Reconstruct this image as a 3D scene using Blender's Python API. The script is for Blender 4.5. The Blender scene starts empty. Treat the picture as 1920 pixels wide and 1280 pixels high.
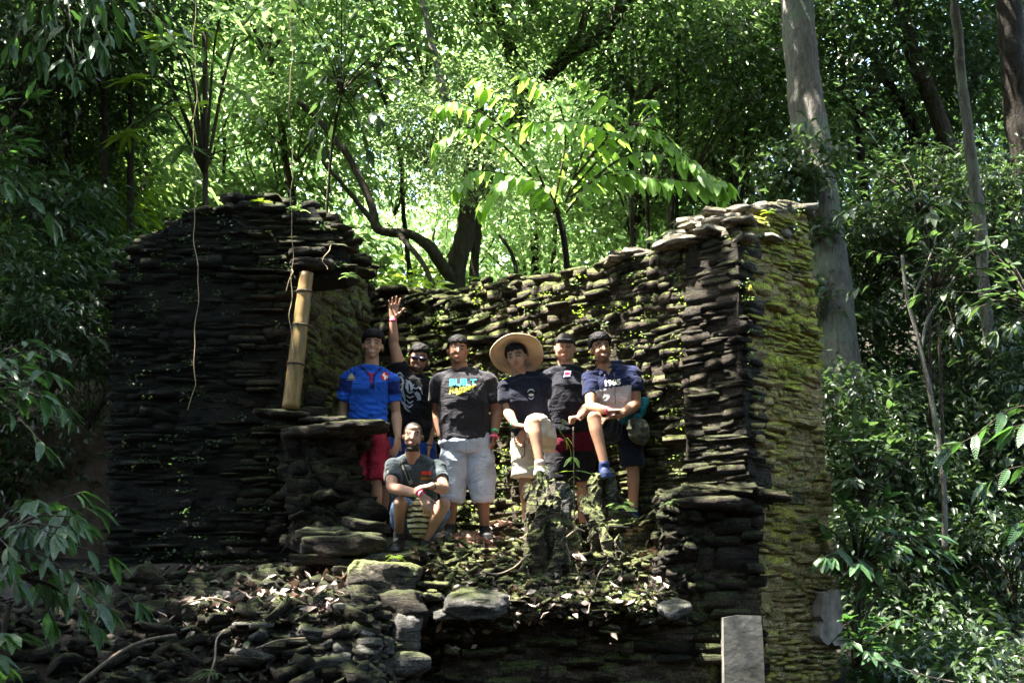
import bpy, bmesh, math, random
import numpy as np
from mathutils import Vector, Matrix
from mathutils.bvhtree import BVHTree
from mathutils.geometry import tessellate_polygon

scene = bpy.context.scene
C = scene.collection
R = math.radians

# ------------------------------------------------------------------ camera, light, exposure
F_PX, PITCH, CAM_Z = 2637.0, 11.0, 1.6
cam_d = bpy.data.cameras.new('camera')
cam = bpy.data.objects.new('camera', cam_d)
C.objects.link(cam)
cam_d.sensor_width = 36.0
cam_d.lens = 36.0 * F_PX / 1920.0
cam.location = (0, 0, CAM_Z)
cam.rotation_euler = (R(90 + PITCH), 0, 0)
cam_d.clip_end = 400
cam_d.clip_start = 0.1
cam_d.dof.use_dof = True
cam_d.dof.focus_distance = 11.8
cam_d.dof.aperture_fstop = 9.0
scene.camera = cam

SUN = Vector((-0.37, -0.05, 0.93)).normalized()          # direction towards the sun
world = bpy.data.worlds.new('World')
scene.world = world
world.use_nodes = True
wn = world.node_tree
wn.nodes.clear()
sky = wn.nodes.new('ShaderNodeTexSky')
sky.sky_type = 'NISHITA'
sky.sun_disc = False
sky.sun_elevation = math.asin(SUN.z)
sky.sun_rotation = math.atan2(SUN.x, SUN.y)
sky.air_density = 1.2
sky.dust_density = 2.5
bg = wn.nodes.new('ShaderNodeBackground')
bg.inputs['Strength'].default_value = 0.15
wo = wn.nodes.new('ShaderNodeOutputWorld')
wn.links.new(sky.outputs[0], bg.inputs[0])
wn.links.new(bg.outputs[0], wo.inputs[0])
sun_d = bpy.data.lights.new('sun', 'SUN')
sun_d.energy = 5.0
sun_d.angle = R(0.53)
sun_d.color = (1.0, 0.95, 0.86)
sun_o = bpy.data.objects.new('sun', sun_d)
C.objects.link(sun_o)
sun_o.rotation_euler = SUN.to_track_quat('Z', 'Y').to_euler()
sun_o.location = SUN * 60

scene.view_settings.view_transform = 'Standard'
scene.view_settings.look = 'None'
scene.view_settings.gamma = 1.0
scene.view_settings.use_curve_mapping = False
scene.view_settings.exposure = 3.35
cy = scene.cycles
cy.use_denoising = True
cy.max_bounces = 7
cy.diffuse_bounces = 4
cy.glossy_bounces = 2
cy.transmission_bounces = 4
cy.transparent_max_bounces = 4
cy.sample_clamp_indirect = 8
cy.use_adaptive_sampling = True
cy.adaptive_threshold = 0.02
cy.caustics_reflective = False
cy.caustics_refractive = False

rng = np.random.default_rng(11)
random.seed(5)

# ------------------------------------------------------------------ helpers
CP, SP = math.cos(R(PITCH)), math.sin(R(PITCH))
def ray(px, py):
    u, v = (px - 960) / F_PX, (640 - py) / F_PX
    return Vector((u, CP - v * SP, SP + v * CP))
def P(px, py, Y):
    d = ray(px, py)
    return Vector((d.x * Y / d.y, Y, CAM_Z + d.z * Y / d.y))

def _h(ix, iy, iz, s):
    n = (ix * 374761393 + iy * 668265263 + iz * 2147483647 + s * 974634777) & 0xFFFFFFFF
    n = ((n ^ (n >> 13)) * 1274126177) & 0xFFFFFFFF
    n = ((n ^ (n >> 16)) * 2246822519) & 0xFFFFFFFF
    return ((n ^ (n >> 15)) & 0xFFFF) / 32767.5 - 1.0
def vn(p, sc=1.0, seed=0):
    p = np.asarray(p, float) * sc
    i = np.floor(p).astype(np.int64)
    f = p - i
    f = f * f * (3 - 2 * f)
    r = 0
    for a in (0, 1):
        for b in (0, 1):
            for c in (0, 1):
                w = (f[:, 0] if a else 1 - f[:, 0]) * (f[:, 1] if b else 1 - f[:, 1]) * (f[:, 2] if c else 1 - f[:, 2])
                r = r + w * _h(i[:, 0] + a, i[:, 1] + b, i[:, 2] + c, seed)
    return r
def fbm(p, sc=1.0, seed=0, oct=4):
    r, a = 0, 1.0
    for o in range(oct):
        r = r + a * vn(p, sc * 2 ** o, seed + o * 17)
        a *= .5
    return r

def mk(name, verts, faces, mat=None, smooth=True):
    """mesh data from arrays; faces (M,k) array or list of tuples"""
    me = bpy.data.meshes.new(name)
    v = np.asarray(verts, np.float32)
    if isinstance(faces, np.ndarray):
        k = faces.shape[1]
        me.vertices.add(len(v)); me.vertices.foreach_set('co', v.ravel())
        me.loops.add(faces.size); me.loops.foreach_set('vertex_index', faces.astype(np.int32).ravel())
        me.polygons.add(len(faces))
        me.polygons.foreach_set('loop_start', np.arange(0, faces.size, k, dtype=np.int32))
        me.update(calc_edges=True)
    else:
        me.from_pydata([tuple(map(float, q)) for q in v], [], [tuple(map(int, f)) for f in faces])
        me.update()
    if smooth and len(me.polygons):
        me.polygons.foreach_set('use_smooth', np.ones(len(me.polygons), bool))
    if mat: me.materials.append(mat)
    return me
def tag(o, label=None, cat=None, group=None, kind=None):
    if label: o['label'] = label
    if cat: o['category'] = cat
    if group: o['group'] = group
    if kind: o['kind'] = kind
    elif cat: o['kind'] = 'thing'
    return o
def obj(name, me, parent=None, loc=None, rot=None, scale=None):
    o = bpy.data.objects.new(name, me)
    C.objects.link(o)
    if loc is not None: o.location = loc
    if rot is not None: o.rotation_euler = rot
    if scale is not None: o.scale = scale
    if parent is not None: o.parent = parent
    return o
def empty(name, loc, label, cat, group=None):
    o = bpy.data.objects.new(name, None)
    C.objects.link(o); o.location = loc; o.empty_display_size = .2
    return tag(o, label, cat, group)
def wmesh(name, me, parent):
    """mesh built in world coordinates put under an unrotated Empty"""
    o = obj(name, me, parent)
    o.location = -parent.location
    return o

# ------------------------------------------------------------------ materials
def new_mat(name):
    m = bpy.data.materials.new(name); m.use_nodes = True
    nt = m.node_tree; nt.nodes.clear()
    out = nt.nodes.new('ShaderNodeOutputMaterial')
    return m, nt, out
def N(nt, t, **kw):
    n = nt.nodes.new(t)
    for k, v in kw.items():
        if k in n.inputs.keys() if hasattr(n.inputs, 'keys') else False: n.inputs[k].default_value = v
        else: setattr(n, k, v)
    return n
def ramp(nt, fac, stops):
    r = nt.nodes.new('ShaderNodeValToRGB')
    e = r.color_ramp.elements
    while len(e) > 1: e.remove(e[-1])
    e[0].position, e[0].color = stops[0][0], (*stops[0][1], 1)
    for p, c in stops[1:]:
        q = e.new(p); q.color = (*c, 1)
    nt.links.new(fac, r.inputs[0]); return r.outputs[0]
def noise(nt, vec, scale, detail=4, rough=.6, dist=0.0):
    n = nt.nodes.new('ShaderNodeTexNoise')
    n.inputs['Scale'].default_value = scale; n.inputs['Detail'].default_value = detail
    n.inputs['Roughness'].default_value = rough; n.inputs['Distortion'].default_value = dist
    if vec is not None: nt.links.new(vec, n.inputs['Vector'])
    return n.outputs['Fac']
def mixc(nt, fac, a, b, mode='MIX'):
    m = nt.nodes.new('ShaderNodeMix'); m.data_type = 'RGBA'; m.blend_type = mode
    for s, v in ((0, fac), (6, a), (7, b)):
        if isinstance(v, (int, float)): m.inputs[s].default_value = v
        elif isinstance(v, tuple): m.inputs[s].default_value = (*v, 1)
        else: nt.links.new(v, m.inputs[s])
    return m.outputs[2]
def mth(nt, op, a, b=None, clamp=False):
    m = nt.nodes.new('ShaderNodeMath'); m.operation = op; m.use_clamp = clamp
    for s, v in ((0, a), (1, b)):
        if v is None: continue
        if isinstance(v, (int, float)): m.inputs[s].default_value = v
        else: nt.links.new(v, m.inputs[s])
    return m.outputs[0]
def bump(nt, h, strength, dist):
    b = nt.nodes.new('ShaderNodeBump'); b.inputs['Strength'].default_value = strength
    b.inputs['Distance'].default_value = dist; nt.links.new(h, b.inputs['Height']); return b.outputs[0]
def bsdf(nt, col, rough=.8, normal=None, spec=.3):
    b = nt.nodes.new('ShaderNodeBsdfPrincipled')
    if isinstance(col, tuple): b.inputs['Base Color'].default_value = (*col, 1)
    else: nt.links.new(col, b.inputs['Base Color'])
    if isinstance(rough, (int, float)): b.inputs['Roughness'].default_value = rough
    else: nt.links.new(rough, b.inputs['Roughness'])
    b.inputs['Specular IOR Level'].default_value = spec
    if normal is not None: nt.links.new(normal, b.inputs['Normal'])
    return b
def geo(nt): return nt.nodes.new('ShaderNodeNewGeometry')

def stone_mat(name, base, moss, amount, mosscol, mossedge=.5, rough=.85):
    """rough stone with moss that likes upward faces; world-space noise"""
    m, nt, out = new_mat(name)
    g = geo(nt); pos = g.outputs['Position']
    mp = nt.nodes.new('ShaderNodeMapping'); mp.inputs['Scale'].default_value = (1, 1, 3.2)
    nt.links.new(pos, mp.inputs[0])
    n1 = noise(nt, mp.outputs[0], 5, 6, .65, .4)
    n2 = noise(nt, pos, 28, 5, .7)
    n3 = noise(nt, pos, 1.6, 4, .6)
    col = ramp(nt, n1, [(.3, base[0]), (.5, base[1]), (.68, base[2])])
    col = mixc(nt, .55, col, ramp(nt, n2, [(.3, (.35,) * 3), (.7, (1.5,) * 3)]), 'MULTIPLY')
    r = mth(nt, 'MULTIPLY', g.outputs['Random Per Island'], .6)
    oi = nt.nodes.new('ShaderNodeObjectInfo')
    r2 = mth(nt, 'MULTIPLY', oi.outputs['Random'], .6)
    rr = mth(nt, 'ADD', mth(nt, 'MAXIMUM', r, r2), .55)
    vm = nt.nodes.new('ShaderNodeVectorMath'); vm.operation = 'SCALE'
    nt.links.new(col, vm.inputs[0]); nt.links.new(rr, vm.inputs['Scale'])
    col = vm.outputs[0]
    sx = nt.nodes.new('ShaderNodeSeparateXYZ'); nt.links.new(g.outputs['Normal'], sx.inputs[0])
    up = mth(nt, 'MULTIPLY', sx.outputs[2], mossedge)
    a = mth(nt, 'ADD', mth(nt, 'MULTIPLY', n3, 1.3), up)
    a = mth(nt, 'ADD', a, mth(nt, 'MULTIPLY', n2, .9)); a = mth(nt, 'SUBTRACT', a, .2)
    a = mth(nt, 'SUBTRACT', a, 1.35 - amount)
    a = mth(nt, 'MULTIPLY', a, 5, True)
    mc = ramp(nt, n2, [(.25, tuple(x * .45 for x in mosscol)), (.5, mosscol), (.75, tuple(x * 1.5 for x in mosscol))])
    col = mixc(nt, a, col, mc)
    mp2 = nt.nodes.new('ShaderNodeMapping'); mp2.inputs['Scale'].default_value = (1.6, 1.6, 15); mp2.inputs['Rotation'].default_value = (.05, .07, 0)
    nt.links.new(pos, mp2.inputs[0])
    n4 = noise(nt, mp2.outputs[0], 3.2, 5, .7, .5)
    crack = mth(nt, 'MULTIPLY', mth(nt, 'SUBTRACT', .455, n4), 16, True)
    col = mixc(nt, mth(nt, 'MULTIPLY', crack, .75), col, tuple(x * .4 for x in base[0]))
    n5 = noise(nt, pos, 75, 4, .75)
    col = mixc(nt, .75, col, ramp(nt, n5, [(.34, (.30,) * 3), (.52, (1.0,) * 3), (.66, (2.1,) * 3)]), 'MULTIPLY')
    h = mth(nt, 'ADD', mth(nt, 'MULTIPLY', n1, .8), mth(nt, 'MULTIPLY', n2, .7))
    h = mth(nt, 'ADD', h, mth(nt, 'MULTIPLY', n5, .45))
    h = mth(nt, 'SUBTRACT', h, mth(nt, 'MULTIPLY', crack, .5))
    b = bsdf(nt, col, rough, bump(nt, h, 1.0, .04), .25)
    nt.links.new(b.outputs[0], out.inputs[0]); return m
def leaf_mat(name, c1, c2, trans=.45, rough=.38, tcol=None, spec=.5, veins=False):
    m, nt, out = new_mat(name)
    g = geo(nt); oi = nt.nodes.new('ShaderNodeObjectInfo')
    r = mth(nt, 'FRACT', mth(nt, 'ADD', g.outputs['Random Per Island'], oi.outputs['Random']))
    col = mixc(nt, r, c1, c2)
    n = noise(nt, g.outputs['Position'], 1.3, 2, .5)
    col = mixc(nt, mth(nt, 'MULTIPLY', n, .5), col, tuple(x * .55 for x in c1))
    nrm = None
    if veins:
        tc = nt.nodes.new('ShaderNodeTexCoord')
        sp = nt.nodes.new('ShaderNodeSeparateXYZ'); nt.links.new(tc.outputs['Object'], sp.inputs[0])
        ay = mth(nt, 'ABSOLUTE', sp.outputs[1])
        mid = mth(nt, 'LESS_THAN', ay, .012)
        w = mth(nt, 'SINE', mth(nt, 'MULTIPLY', mth(nt, 'SUBTRACT', sp.outputs[0], mth(nt, 'MULTIPLY', ay, .9)), 62))
        vv = mth(nt, 'GREATER_THAN', w, .9)
        vv = mth(nt, 'MAXIMUM', mid, mth(nt, 'MULTIPLY', vv, .5))
        col = mixc(nt, mth(nt, 'MULTIPLY', vv, .4), col, tuple(min(1, x * 2.2 + .03) for x in c2))
        sp2 = noise(nt, tc.outputs['Object'], 9, 3, .6)
        col = mixc(nt, mth(nt, 'MULTIPLY', mth(nt, 'GREATER_THAN', sp2, .68), .5), col, (.10, .08, .03))
        nrm = bump(nt, w, .35, .01)
    b = bsdf(nt, col, rough, nrm, spec)
    t = nt.nodes.new('ShaderNodeBsdfTranslucent')
    tc2 = mixc(nt, r, tuple(x * 1.0 for x in (tcol or (.20, .42, .03))), tuple(x * .7 for x in (tcol or (.20, .42, .03))))
    nt.links.new(tc2, t.inputs[0])
    mx = nt.nodes.new('ShaderNodeMixShader'); mx.inputs[0].default_value = trans
    nt.links.new(b.outputs[0], mx.inputs[1]); nt.links.new(t.outputs[0], mx.inputs[2])
    nt.links.new(mx.outputs[0], out.inputs[0]); return m
def simple_mat(name, c1, c2, scale=20, rough=.8, bs=.4, bd=.01, stretch=(1, 1, 1), spec=.3):
    m, nt, out = new_mat(name)
    g = geo(nt)
    mp = nt.nodes.new('ShaderNodeMapping'); mp.inputs['Scale'].default_value = stretch
    nt.links.new(g.outputs['Position'], mp.inputs[0])
    n = noise(nt, mp.outputs[0], scale, 6, .65)
    col = ramp(nt, n, [(.3, c1), (.7, c2)])
    r = mth(nt, 'ADD', mth(nt, 'MULTIPLY', g.outputs['Random Per Island'], .5), .75)
    vm = nt.nodes.new('ShaderNodeVectorMath'); vm.operation = 'SCALE'
    nt.links.new(col, vm.inputs[0]); nt.links.new(r, vm.inputs['Scale'])
    b = bsdf(nt, vm.outputs[0], rough, bump(nt, n, bs, bd), spec)
    nt.links.new(b.outputs[0], out.inputs[0]); return m
def bark_mat(name, c1, c2, lichen, amt=.5, vscale=.25):
    m, nt, out = new_mat(name)
    g = geo(nt); pos = g.outputs['Position']
    mp = nt.nodes.new('ShaderNodeMapping'); mp.inputs['Scale'].default_value = (1, 1, vscale)
    nt.links.new(pos, mp.inputs[0])
    n = noise(nt, mp.outputs[0], 22, 7, .7, .6)
    n2 = noise(nt, pos, 2.2, 5, .65)
    n3 = noise(nt, pos, 35, 4, .7)
    col = ramp(nt, n, [(.3, c1), (.65, c2)])
    a = mth(nt, 'MULTIPLY', mth(nt, 'SUBTRACT', mth(nt, 'ADD', n2, mth(nt, 'MULTIPLY', n3, .4)), 1.2 - amt), 6, True)
    col = mixc(nt, a, col, lichen)
    h = mth(nt, 'ADD', n, mth(nt, 'MULTIPLY', n3, .3))
    b = bsdf(nt, col, .9, bump(nt, h, 1, .06), .2)
    nt.links.new(b.outputs[0], out.inputs[0]); return m
def attr_mat(name, rough=.8, spec=.3, bscale=60, bs=.3, bd=.004, folds=0, sss=0, mottled=.25, sheen=0):
    """colour from the mesh's own 'tint' attribute (dye and skin colours)"""
    m, nt, out = new_mat(name)
    at = nt.nodes.new('ShaderNodeAttribute'); at.attribute_name = 'tint'
    g = geo(nt)
    n = noise(nt, g.outputs['Position'], bscale, 4, .6)
    n2 = noise(nt, g.outputs['Position'], 9, 3, .6)
    col = mixc(nt, mottled, at.outputs['Color'], ramp(nt, n2, [(.3, (.55,) * 3), (.7, (1.35,) * 3)]), 'MULTIPLY')
    nrm = bump(nt, n, bs, bd)
    if folds:
        mp = nt.nodes.new('ShaderNodeMapping'); mp.inputs['Scale'].default_value = (1, 1, 1.5); mp.inputs['Rotation'].default_value = (0, .5, .3)
        nt.links.new(g.outputs['Position'], mp.inputs[0])
        f1 = noise(nt, mp.outputs[0], 5, 2, .5, 1.2)
        f2 = noise(nt, mp.outputs[0], 11, 1, .4, .8)
        ff = mth(nt, 'ADD', mth(nt, 'ABSOLUTE', mth(nt, 'SUBTRACT', f1, .5)), mth(nt, 'MULTIPLY', mth(nt, 'ABSOLUTE', mth(nt, 'SUBTRACT', f2, .5)), .4))
        bb = nt.nodes.new('ShaderNodeBump'); bb.inputs['Strength'].default_value = .8; bb.inputs['Distance'].default_value = folds
        nt.links.new(ff, bb.inputs['Height']); nt.links.new(nrm, bb.inputs['Normal']); nrm = bb.outputs[0]
    b = bsdf(nt, col, rough, nrm, spec)
    if sss:
        b.inputs['Subsurface Weight'].default_value = sss
        b.inputs['Subsurface Radius'].default_value = (.02, .008, .004)
        b.inputs['Subsurface Scale'].default_value = .6
    if sheen:
        b.inputs['Sheen Weight'].default_value = sheen
    nt.links.new(b.outputs[0], out.inputs[0]); return m
def flat_mat(name, c, rough=.7, spec=.3, metal=0):
    m, nt, out = new_mat(name)
    g = geo(nt); n = noise(nt, g.outputs['Position'], 40, 3, .6)
    col = mixc(nt, .3, c, ramp(nt, n, [(.3, (.6,) * 3), (.7, (1.2,) * 3)]), 'MULTIPLY')
    b = bsdf(nt, col, rough, None, spec); b.inputs['Metallic'].default_value = metal
    nt.links.new(b.outputs[0], out.inputs[0]); return m

M = {}
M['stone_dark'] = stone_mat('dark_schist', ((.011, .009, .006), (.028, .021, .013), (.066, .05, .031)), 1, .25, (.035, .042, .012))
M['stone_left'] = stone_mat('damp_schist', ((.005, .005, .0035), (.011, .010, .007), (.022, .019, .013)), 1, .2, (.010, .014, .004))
M['stone_side'] = stone_mat('earthy_schist', ((.06, .05, .03), (.12, .10, .055), (.20, .16, .09)), 1, .42, (.14, .15, .03))
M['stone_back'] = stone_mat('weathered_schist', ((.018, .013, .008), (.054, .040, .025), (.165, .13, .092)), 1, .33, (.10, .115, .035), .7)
M['stone_moss'] = stone_mat('mossy_schist', ((.24, .17, .07), (.43, .32, .13), (.58, .45, .22)), 1, .62, (.42, .42, .05), .3)
M['stone_pale'] = stone_mat('pale_slate', ((.045, .043, .038), (.10, .095, .085), (.20, .19, .17)), 1, .22, (.06, .07, .02), .4)
M['stump_moss'] = stone_mat('mossy_stump', ((.03, .025, .019), (.08, .068, .05), (.20, .17, .125)), 1, .36, (.15, .17, .06), .6)
M['stone_brown'] = stone_mat('ochre_schist', ((.26, .18, .07), (.46, .34, .14), (.62, .49, .26)), 1, .36, (.40, .36, .05), .3)
M['stone_sunny'] = stone_mat('sunlit_schist', ((.12, .105, .08), (.25, .22, .17), (.42, .38, .31)), 1, .2, (.16, .17, .06), .3)  # paler schist for the wall tops, sunlight painted into the colour
M['mortar'] = simple_mat('dark_mortar', (.01, .009, .007), (.03, .026, .02), 30, .95, .6, .02)
M['mortar_moss'] = simple_mat('brown_mortar', (.05, .036, .015), (.11, .085, .035), 30, .95, .6, .02)
M['plaster'] = simple_mat('lime_plaster', (.06, .056, .044), (.22, .21, .185), 4.5, .9, .6, .012)
M['plaster_old'] = simple_mat('stained_plaster', (.07, .06, .045), (.30, .25, .20), 9, .9, .6, .015)
M['soil'] = simple_mat('forest_soil', (.008, .006, .004), (.026, .020, .013), 9, .95, .9, .05)
M['soil_pale'] = simple_mat('pale_soil', (.07, .05, .035), (.17, .13, .095), 9, .95, .9, .04)
M['litter'] = simple_mat('sunlit_dry_leaf', (.17, .11, .085), (.48, .38, .31), 3, .75, .3, .004)  # dry leaf made paler, sun on the litter patches painted into its colour
M['litter_dark'] = simple_mat('dark_litter_leaf', (.024, .017, .012), (.095, .068, .048), 3, .8, .3, .004)  # darker brown copy of the litter leaf
M['twig'] = simple_mat('dry_twig', (.12, .09, .06), (.32, .26, .19), 30, .9, .4, .004)
M['vine'] = simple_mat('aerial_root', (.30, .22, .13), (.50, .40, .26), 30, .9, .4, .004)
M['root'] = simple_mat('root_bark', (.05, .04, .028), (.16, .13, .09), 30, .9, .5, .006)
M['bark_grey'] = bark_mat('grey_bark', (.06, .052, .045), (.27, .245, .215), (.20, .235, .17), .5)
M['bark_brown'] = bark_mat('brown_bark', (.03, .024, .017), (.10, .08, .058), (.10, .12, .06), .35)
M['bark_dark'] = bark_mat('dark_bark', (.012, .010, .008), (.045, .038, .028), (.04, .05, .025), .25)
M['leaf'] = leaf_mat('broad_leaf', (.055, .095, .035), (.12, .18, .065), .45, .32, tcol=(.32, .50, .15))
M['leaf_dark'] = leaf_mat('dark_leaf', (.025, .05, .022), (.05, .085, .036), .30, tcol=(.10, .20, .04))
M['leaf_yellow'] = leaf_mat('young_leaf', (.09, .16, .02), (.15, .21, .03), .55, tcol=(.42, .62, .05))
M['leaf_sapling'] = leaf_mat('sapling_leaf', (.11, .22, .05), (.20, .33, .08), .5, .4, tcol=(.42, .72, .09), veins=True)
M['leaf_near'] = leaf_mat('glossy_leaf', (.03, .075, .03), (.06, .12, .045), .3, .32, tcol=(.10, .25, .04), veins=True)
M['leaf_back'] = leaf_mat('sunlit_leaf', (.14, .21, .07), (.25, .33, .13), .55, tcol=(.56, .76, .32))  # background leaf lightened, backlight painted into its green
M['leaf_grey'] = leaf_mat('shade_leaf', (.036, .062, .032), (.07, .10, .052), .3, tcol=(.12, .22, .05))  # dull leaf, darkened to put the bank's shade into its colour
M['skin'] = attr_mat('skin', .55, .3, 140, .35, .003, sss=.12, mottled=.22)
M['cloth'] = attr_mat('cotton', .9, .1, 260, .4, .002, mottled=.3, sheen=.08, folds=.04)
M['hair'] = attr_mat('hair', .7, .15, 200, .5, .004, mottled=.3)
M['straw'] = attr_mat('straw', .8, .3, 150, .5, .004, mottled=.25)
M['plain'] = attr_mat('matte', .6, .4, 100, .2, .002, mottled=.15)
M['gloss'] = attr_mat('glossy', .15, .6, 100, .0, .001, mottled=.05)
M['bamboo'] = None

# ------------------------------------------------------------------ generic shapes
def tube(path, radii, seg=8, closed_ends=True, jit=0.0, seed=0):
    """tube along a path -> verts, faces(list)"""
    path = [Vector(p) for p in path]
    n = len(path)
    if not hasattr(radii, '__len__'): radii = [radii] * n
    V, Fc = [], []
    up = Vector((0, 0, 1))
    d0 = (path[1] - path[0]).normalized()
    a = d0.cross(up)
    if a.length < .1: a = d0.cross(Vector((0, 1, 0)))
    a.normalize()
    for i in range(n):
        d = (path[min(i + 1, n - 1)] - path[max(i - 1, 0)]).normalized()
        a = (a - d * a.dot(d)).normalized()
        b = d.cross(a)
        for k in range(seg):
            t = 2 * math.pi * k / seg
            V.append(path[i] + (a * math.cos(t) + b * math.sin(t)) * radii[i])
    for i in range(n - 1):
        for k in range(seg):
            k2 = (k + 1) % seg
            Fc.append((i * seg + k, i * seg + k2, (i + 1) * seg + k2, (i + 1) * seg + k))
    if closed_ends:
        Fc.append(tuple(reversed(range(seg)))); Fc.append(tuple((n - 1) * seg + k for k in range(seg)))
    V = np.array([tuple(v) for v in V])
    if jit:
        V = V + np.stack([vn(V, 3.0, seed + q) for q in range(3)], 1) * jit + np.stack([vn(V, 9.0, seed + 5 + q) for q in range(3)], 1) * jit * .5
    return V, Fc
def smooth_path(pts, n=12, wob=0.0, seed=0):
    """Catmull-Rom through pts"""
    pts = [Vector(p) for p in pts]
    q = [pts[0] * 2 - pts[1]] + pts + [pts[-1] * 2 - pts[-2]]
    out = []
    for i in range(len(pts) - 1):
        p0, p1, p2, p3 = q[i:i + 4]
        for k in range(n):
            t = k / n
            out.append(.5 * ((2 * p1) + (p2 - p0) * t + (2 * p0 - 5 * p1 + 4 * p2 - p3) * t * t + (3 * p1 - p0 - 3 * p2 + p3) * t ** 3))
    out.append(pts[-1])
    if wob:
        rr = random.Random(seed)
        ph = [rr.random() * 6 for _ in range(6)]
        L = 0
        for i in range(1, len(out)):
            L += (out[i] - out[i - 1]).length
            w = wob * min(1, i / 4)
            out[i] = out[i] + Vector((math.sin(L * 7 + ph[0]) + .5 * math.sin(L * 17 + ph[1]), math.sin(L * 6 + ph[2]), .3 * math.sin(L * 11 + ph[3]))) * w
    return out
def merge(parts):
    """list of (verts, facelist) -> one"""
    V, Fc, o = [], [], 0
    for v, f in parts:
        V.append(np.asarray(v)); Fc += [tuple(i + o for i in q) for q in f]; o += len(v)
    return np.concatenate(V), Fc

# stone: subdivided cube pushed towards a superellipsoid, roughened
def stone_verts(seed, p=16.0, rough=.13, seg=2):
    bm = bmesh.new(); bmesh.ops.create_cube(bm, size=2.0)
    bmesh.ops.subdivide_edges(bm, edges=bm.edges[:], cuts=seg - 1, use_grid_fill=True)
    V = np.array([v.co[:] for v in bm.verts]); Fq = np.array([[v.index for v in f.verts] for f in bm.faces])
    bm.free()
    nrm = (np.abs(V) ** p).sum(1) ** (1 / p)
    V = V / nrm[:, None]
    r = np.random.default_rng(seed)
    V[:, 0] += V[:, 2] * r.normal(0, .12) + V[:, 1] * r.normal(0, .10)
    V = V + r.normal(0, rough, V.shape) * (.8, .9, 1.1)
    V[:, 2] += V[:, 0] * r.normal(0, .12)
    c = np.abs(V).min(1) > .75; V[c] *= r.uniform(.90, 1.04, (c.sum(), 3))
    V = V * .5
    return V, Fq
STONES = [stone_verts(100 + i, rough=.055 + .025 * (i % 3)) for i in range(24)]
BOULD = [stone_verts(300 + i, 2.6, .12, 4) for i in range(8)]
_stone_me = {}
def stone_mesh(i, mat):
    k = (i, mat.name)
    if k not in _stone_me:
        _stone_me[k] = mk('stone', STONES[i][0], STONES[i][1], mat, False)
    return _stone_me[k]

def rotz(a): return np.array([[math.cos(a), -math.sin(a), 0], [math.sin(a), math.cos(a), 0], [0, 0, 1]])
def inpoly(x, y, poly):
    c = False; n = len(poly)
    for i in range(n):
        x1, y1 = poly[i]; x2, y2 = poly[i - 1]
        if (y1 > y) != (y2 > y) and x < (x2 - x1) * (y - y1) / (y2 - y1) + x1: c = not c
    return c
# ------------------------------------------------------------------ terrain
def sstep(a, b, x):
    t = np.clip((x - a) / (b - a), 0, 1); return t * t * (3 - 2 * t)
def ground(x, y):
    x = np.asarray(x, float); y = np.asarray(y, float)
    base = .95 * sstep(3, 9.0, y) + .15 * sstep(8.5, 9.6, y)                 # ravine bed rising to the foot of the ruin
    left = 1.02 + .66 * sstep(9.35, 10.15, y) + .32 * sstep(10.1, 11.8, y) + .25 * sstep(12, 16, y)
    plat = .98 + .62 * sstep(10.80, 10.90, y) + .60 * sstep(10.85, 12.1, y) + .12 * sstep(12, 14, y)
    right = .75 + .8 * sstep(9.5, 15, y) + .12 * np.clip(x - 3, 0, 20)
    wl = 1 - sstep(-1.05, -.65, x)
    wr = sstep(1.5, 1.78, x)
    mid = plat * (1 - wl) * (1 - wr) + left * wl + right * wr
    h = base + (mid - base) * sstep(8.9, 9.6, y)
    far = 2.4 + .05 * np.clip(y - 14, 0, 30) + .55 * np.clip(np.abs(x - .5) - 4, 0, 12) * sstep(15, 19, y)
    far = far + 3.0 * sstep(24, 34, y) + 6 * sstep(34, 60, y)
    h = h + (far - h) * sstep(14.2, 18, y)
    p = np.stack([x, y, 0 * x], 1) if x.ndim else np.array([[x, y, 0]])
    h = h + 9 * sstep(-2, -12, y) + 7 * sstep(7, 15, np.abs(x)) * (1 - sstep(6, 13, y))  # unseen banks behind and beside the camera, raised to close off low sky light
    nz = fbm(p, .7, 3, 4) * .07 + fbm(p, 4.0, 9, 3) * .018
    nz = nz * (1 + 2 * sstep(16, 22, y))
    r = h + (nz if x.ndim else nz[0])
    return r
def gz(x, y): return float(ground(np.array([x]), np.array([y]))[0])
def build_ground():
    xs = np.concatenate([np.linspace(-40, -6, 40, endpoint=False), np.linspace(-6, 6, 260, endpoint=False), np.linspace(6, 40, 40)])
    ys = np.concatenate([np.linspace(-14, 8.5, 40, endpoint=False), np.linspace(8.5, 15, 180, endpoint=False), np.linspace(15, 70, 70)])
    X, Y = np.meshgrid(xs, ys)
    Z = ground(X.ravel(), Y.ravel())
    V = np.stack([X.ravel(), Y.ravel(), Z], 1)
    nx, ny = len(xs), len(ys)
    i = np.arange(nx * ny).reshape(ny, nx)
    Fq = np.stack([i[:-1, :-1], i[:-1, 1:], i[1:, 1:], i[1:, :-1]], -1).reshape(-1, 4)
    tag(obj('ground', mk('ground', V, Fq, M['soil'])), kind='structure')
build_ground()

# ------------------------------------------------------------------ masonry
class Plane:
    def __init__(s, o, ang):
        """o: (x,y) of the start; ang: heading of the wall in degrees; outward normal is to the right of the heading"""
        s.o = Vector((o[0], o[1], 0)); a = R(ang)
        s.d = Vector((math.cos(a), math.sin(a), 0)); s.n = Vector((math.sin(a), -math.cos(a), 0))
        s.ang = a
    def uz(s, px, py):
        d = ray(px, py); c = Vector((0, 0, CAM_Z))
        t = (s.o - c).dot(s.n) / d.dot(s.n)
        p = c + d * t
        return ((p - s.o).dot(s.d), p.z)
    def pt(s, u, z, out=0.0):
        return s.o + s.d * u + s.n * out + Vector((0, 0, z))

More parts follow.
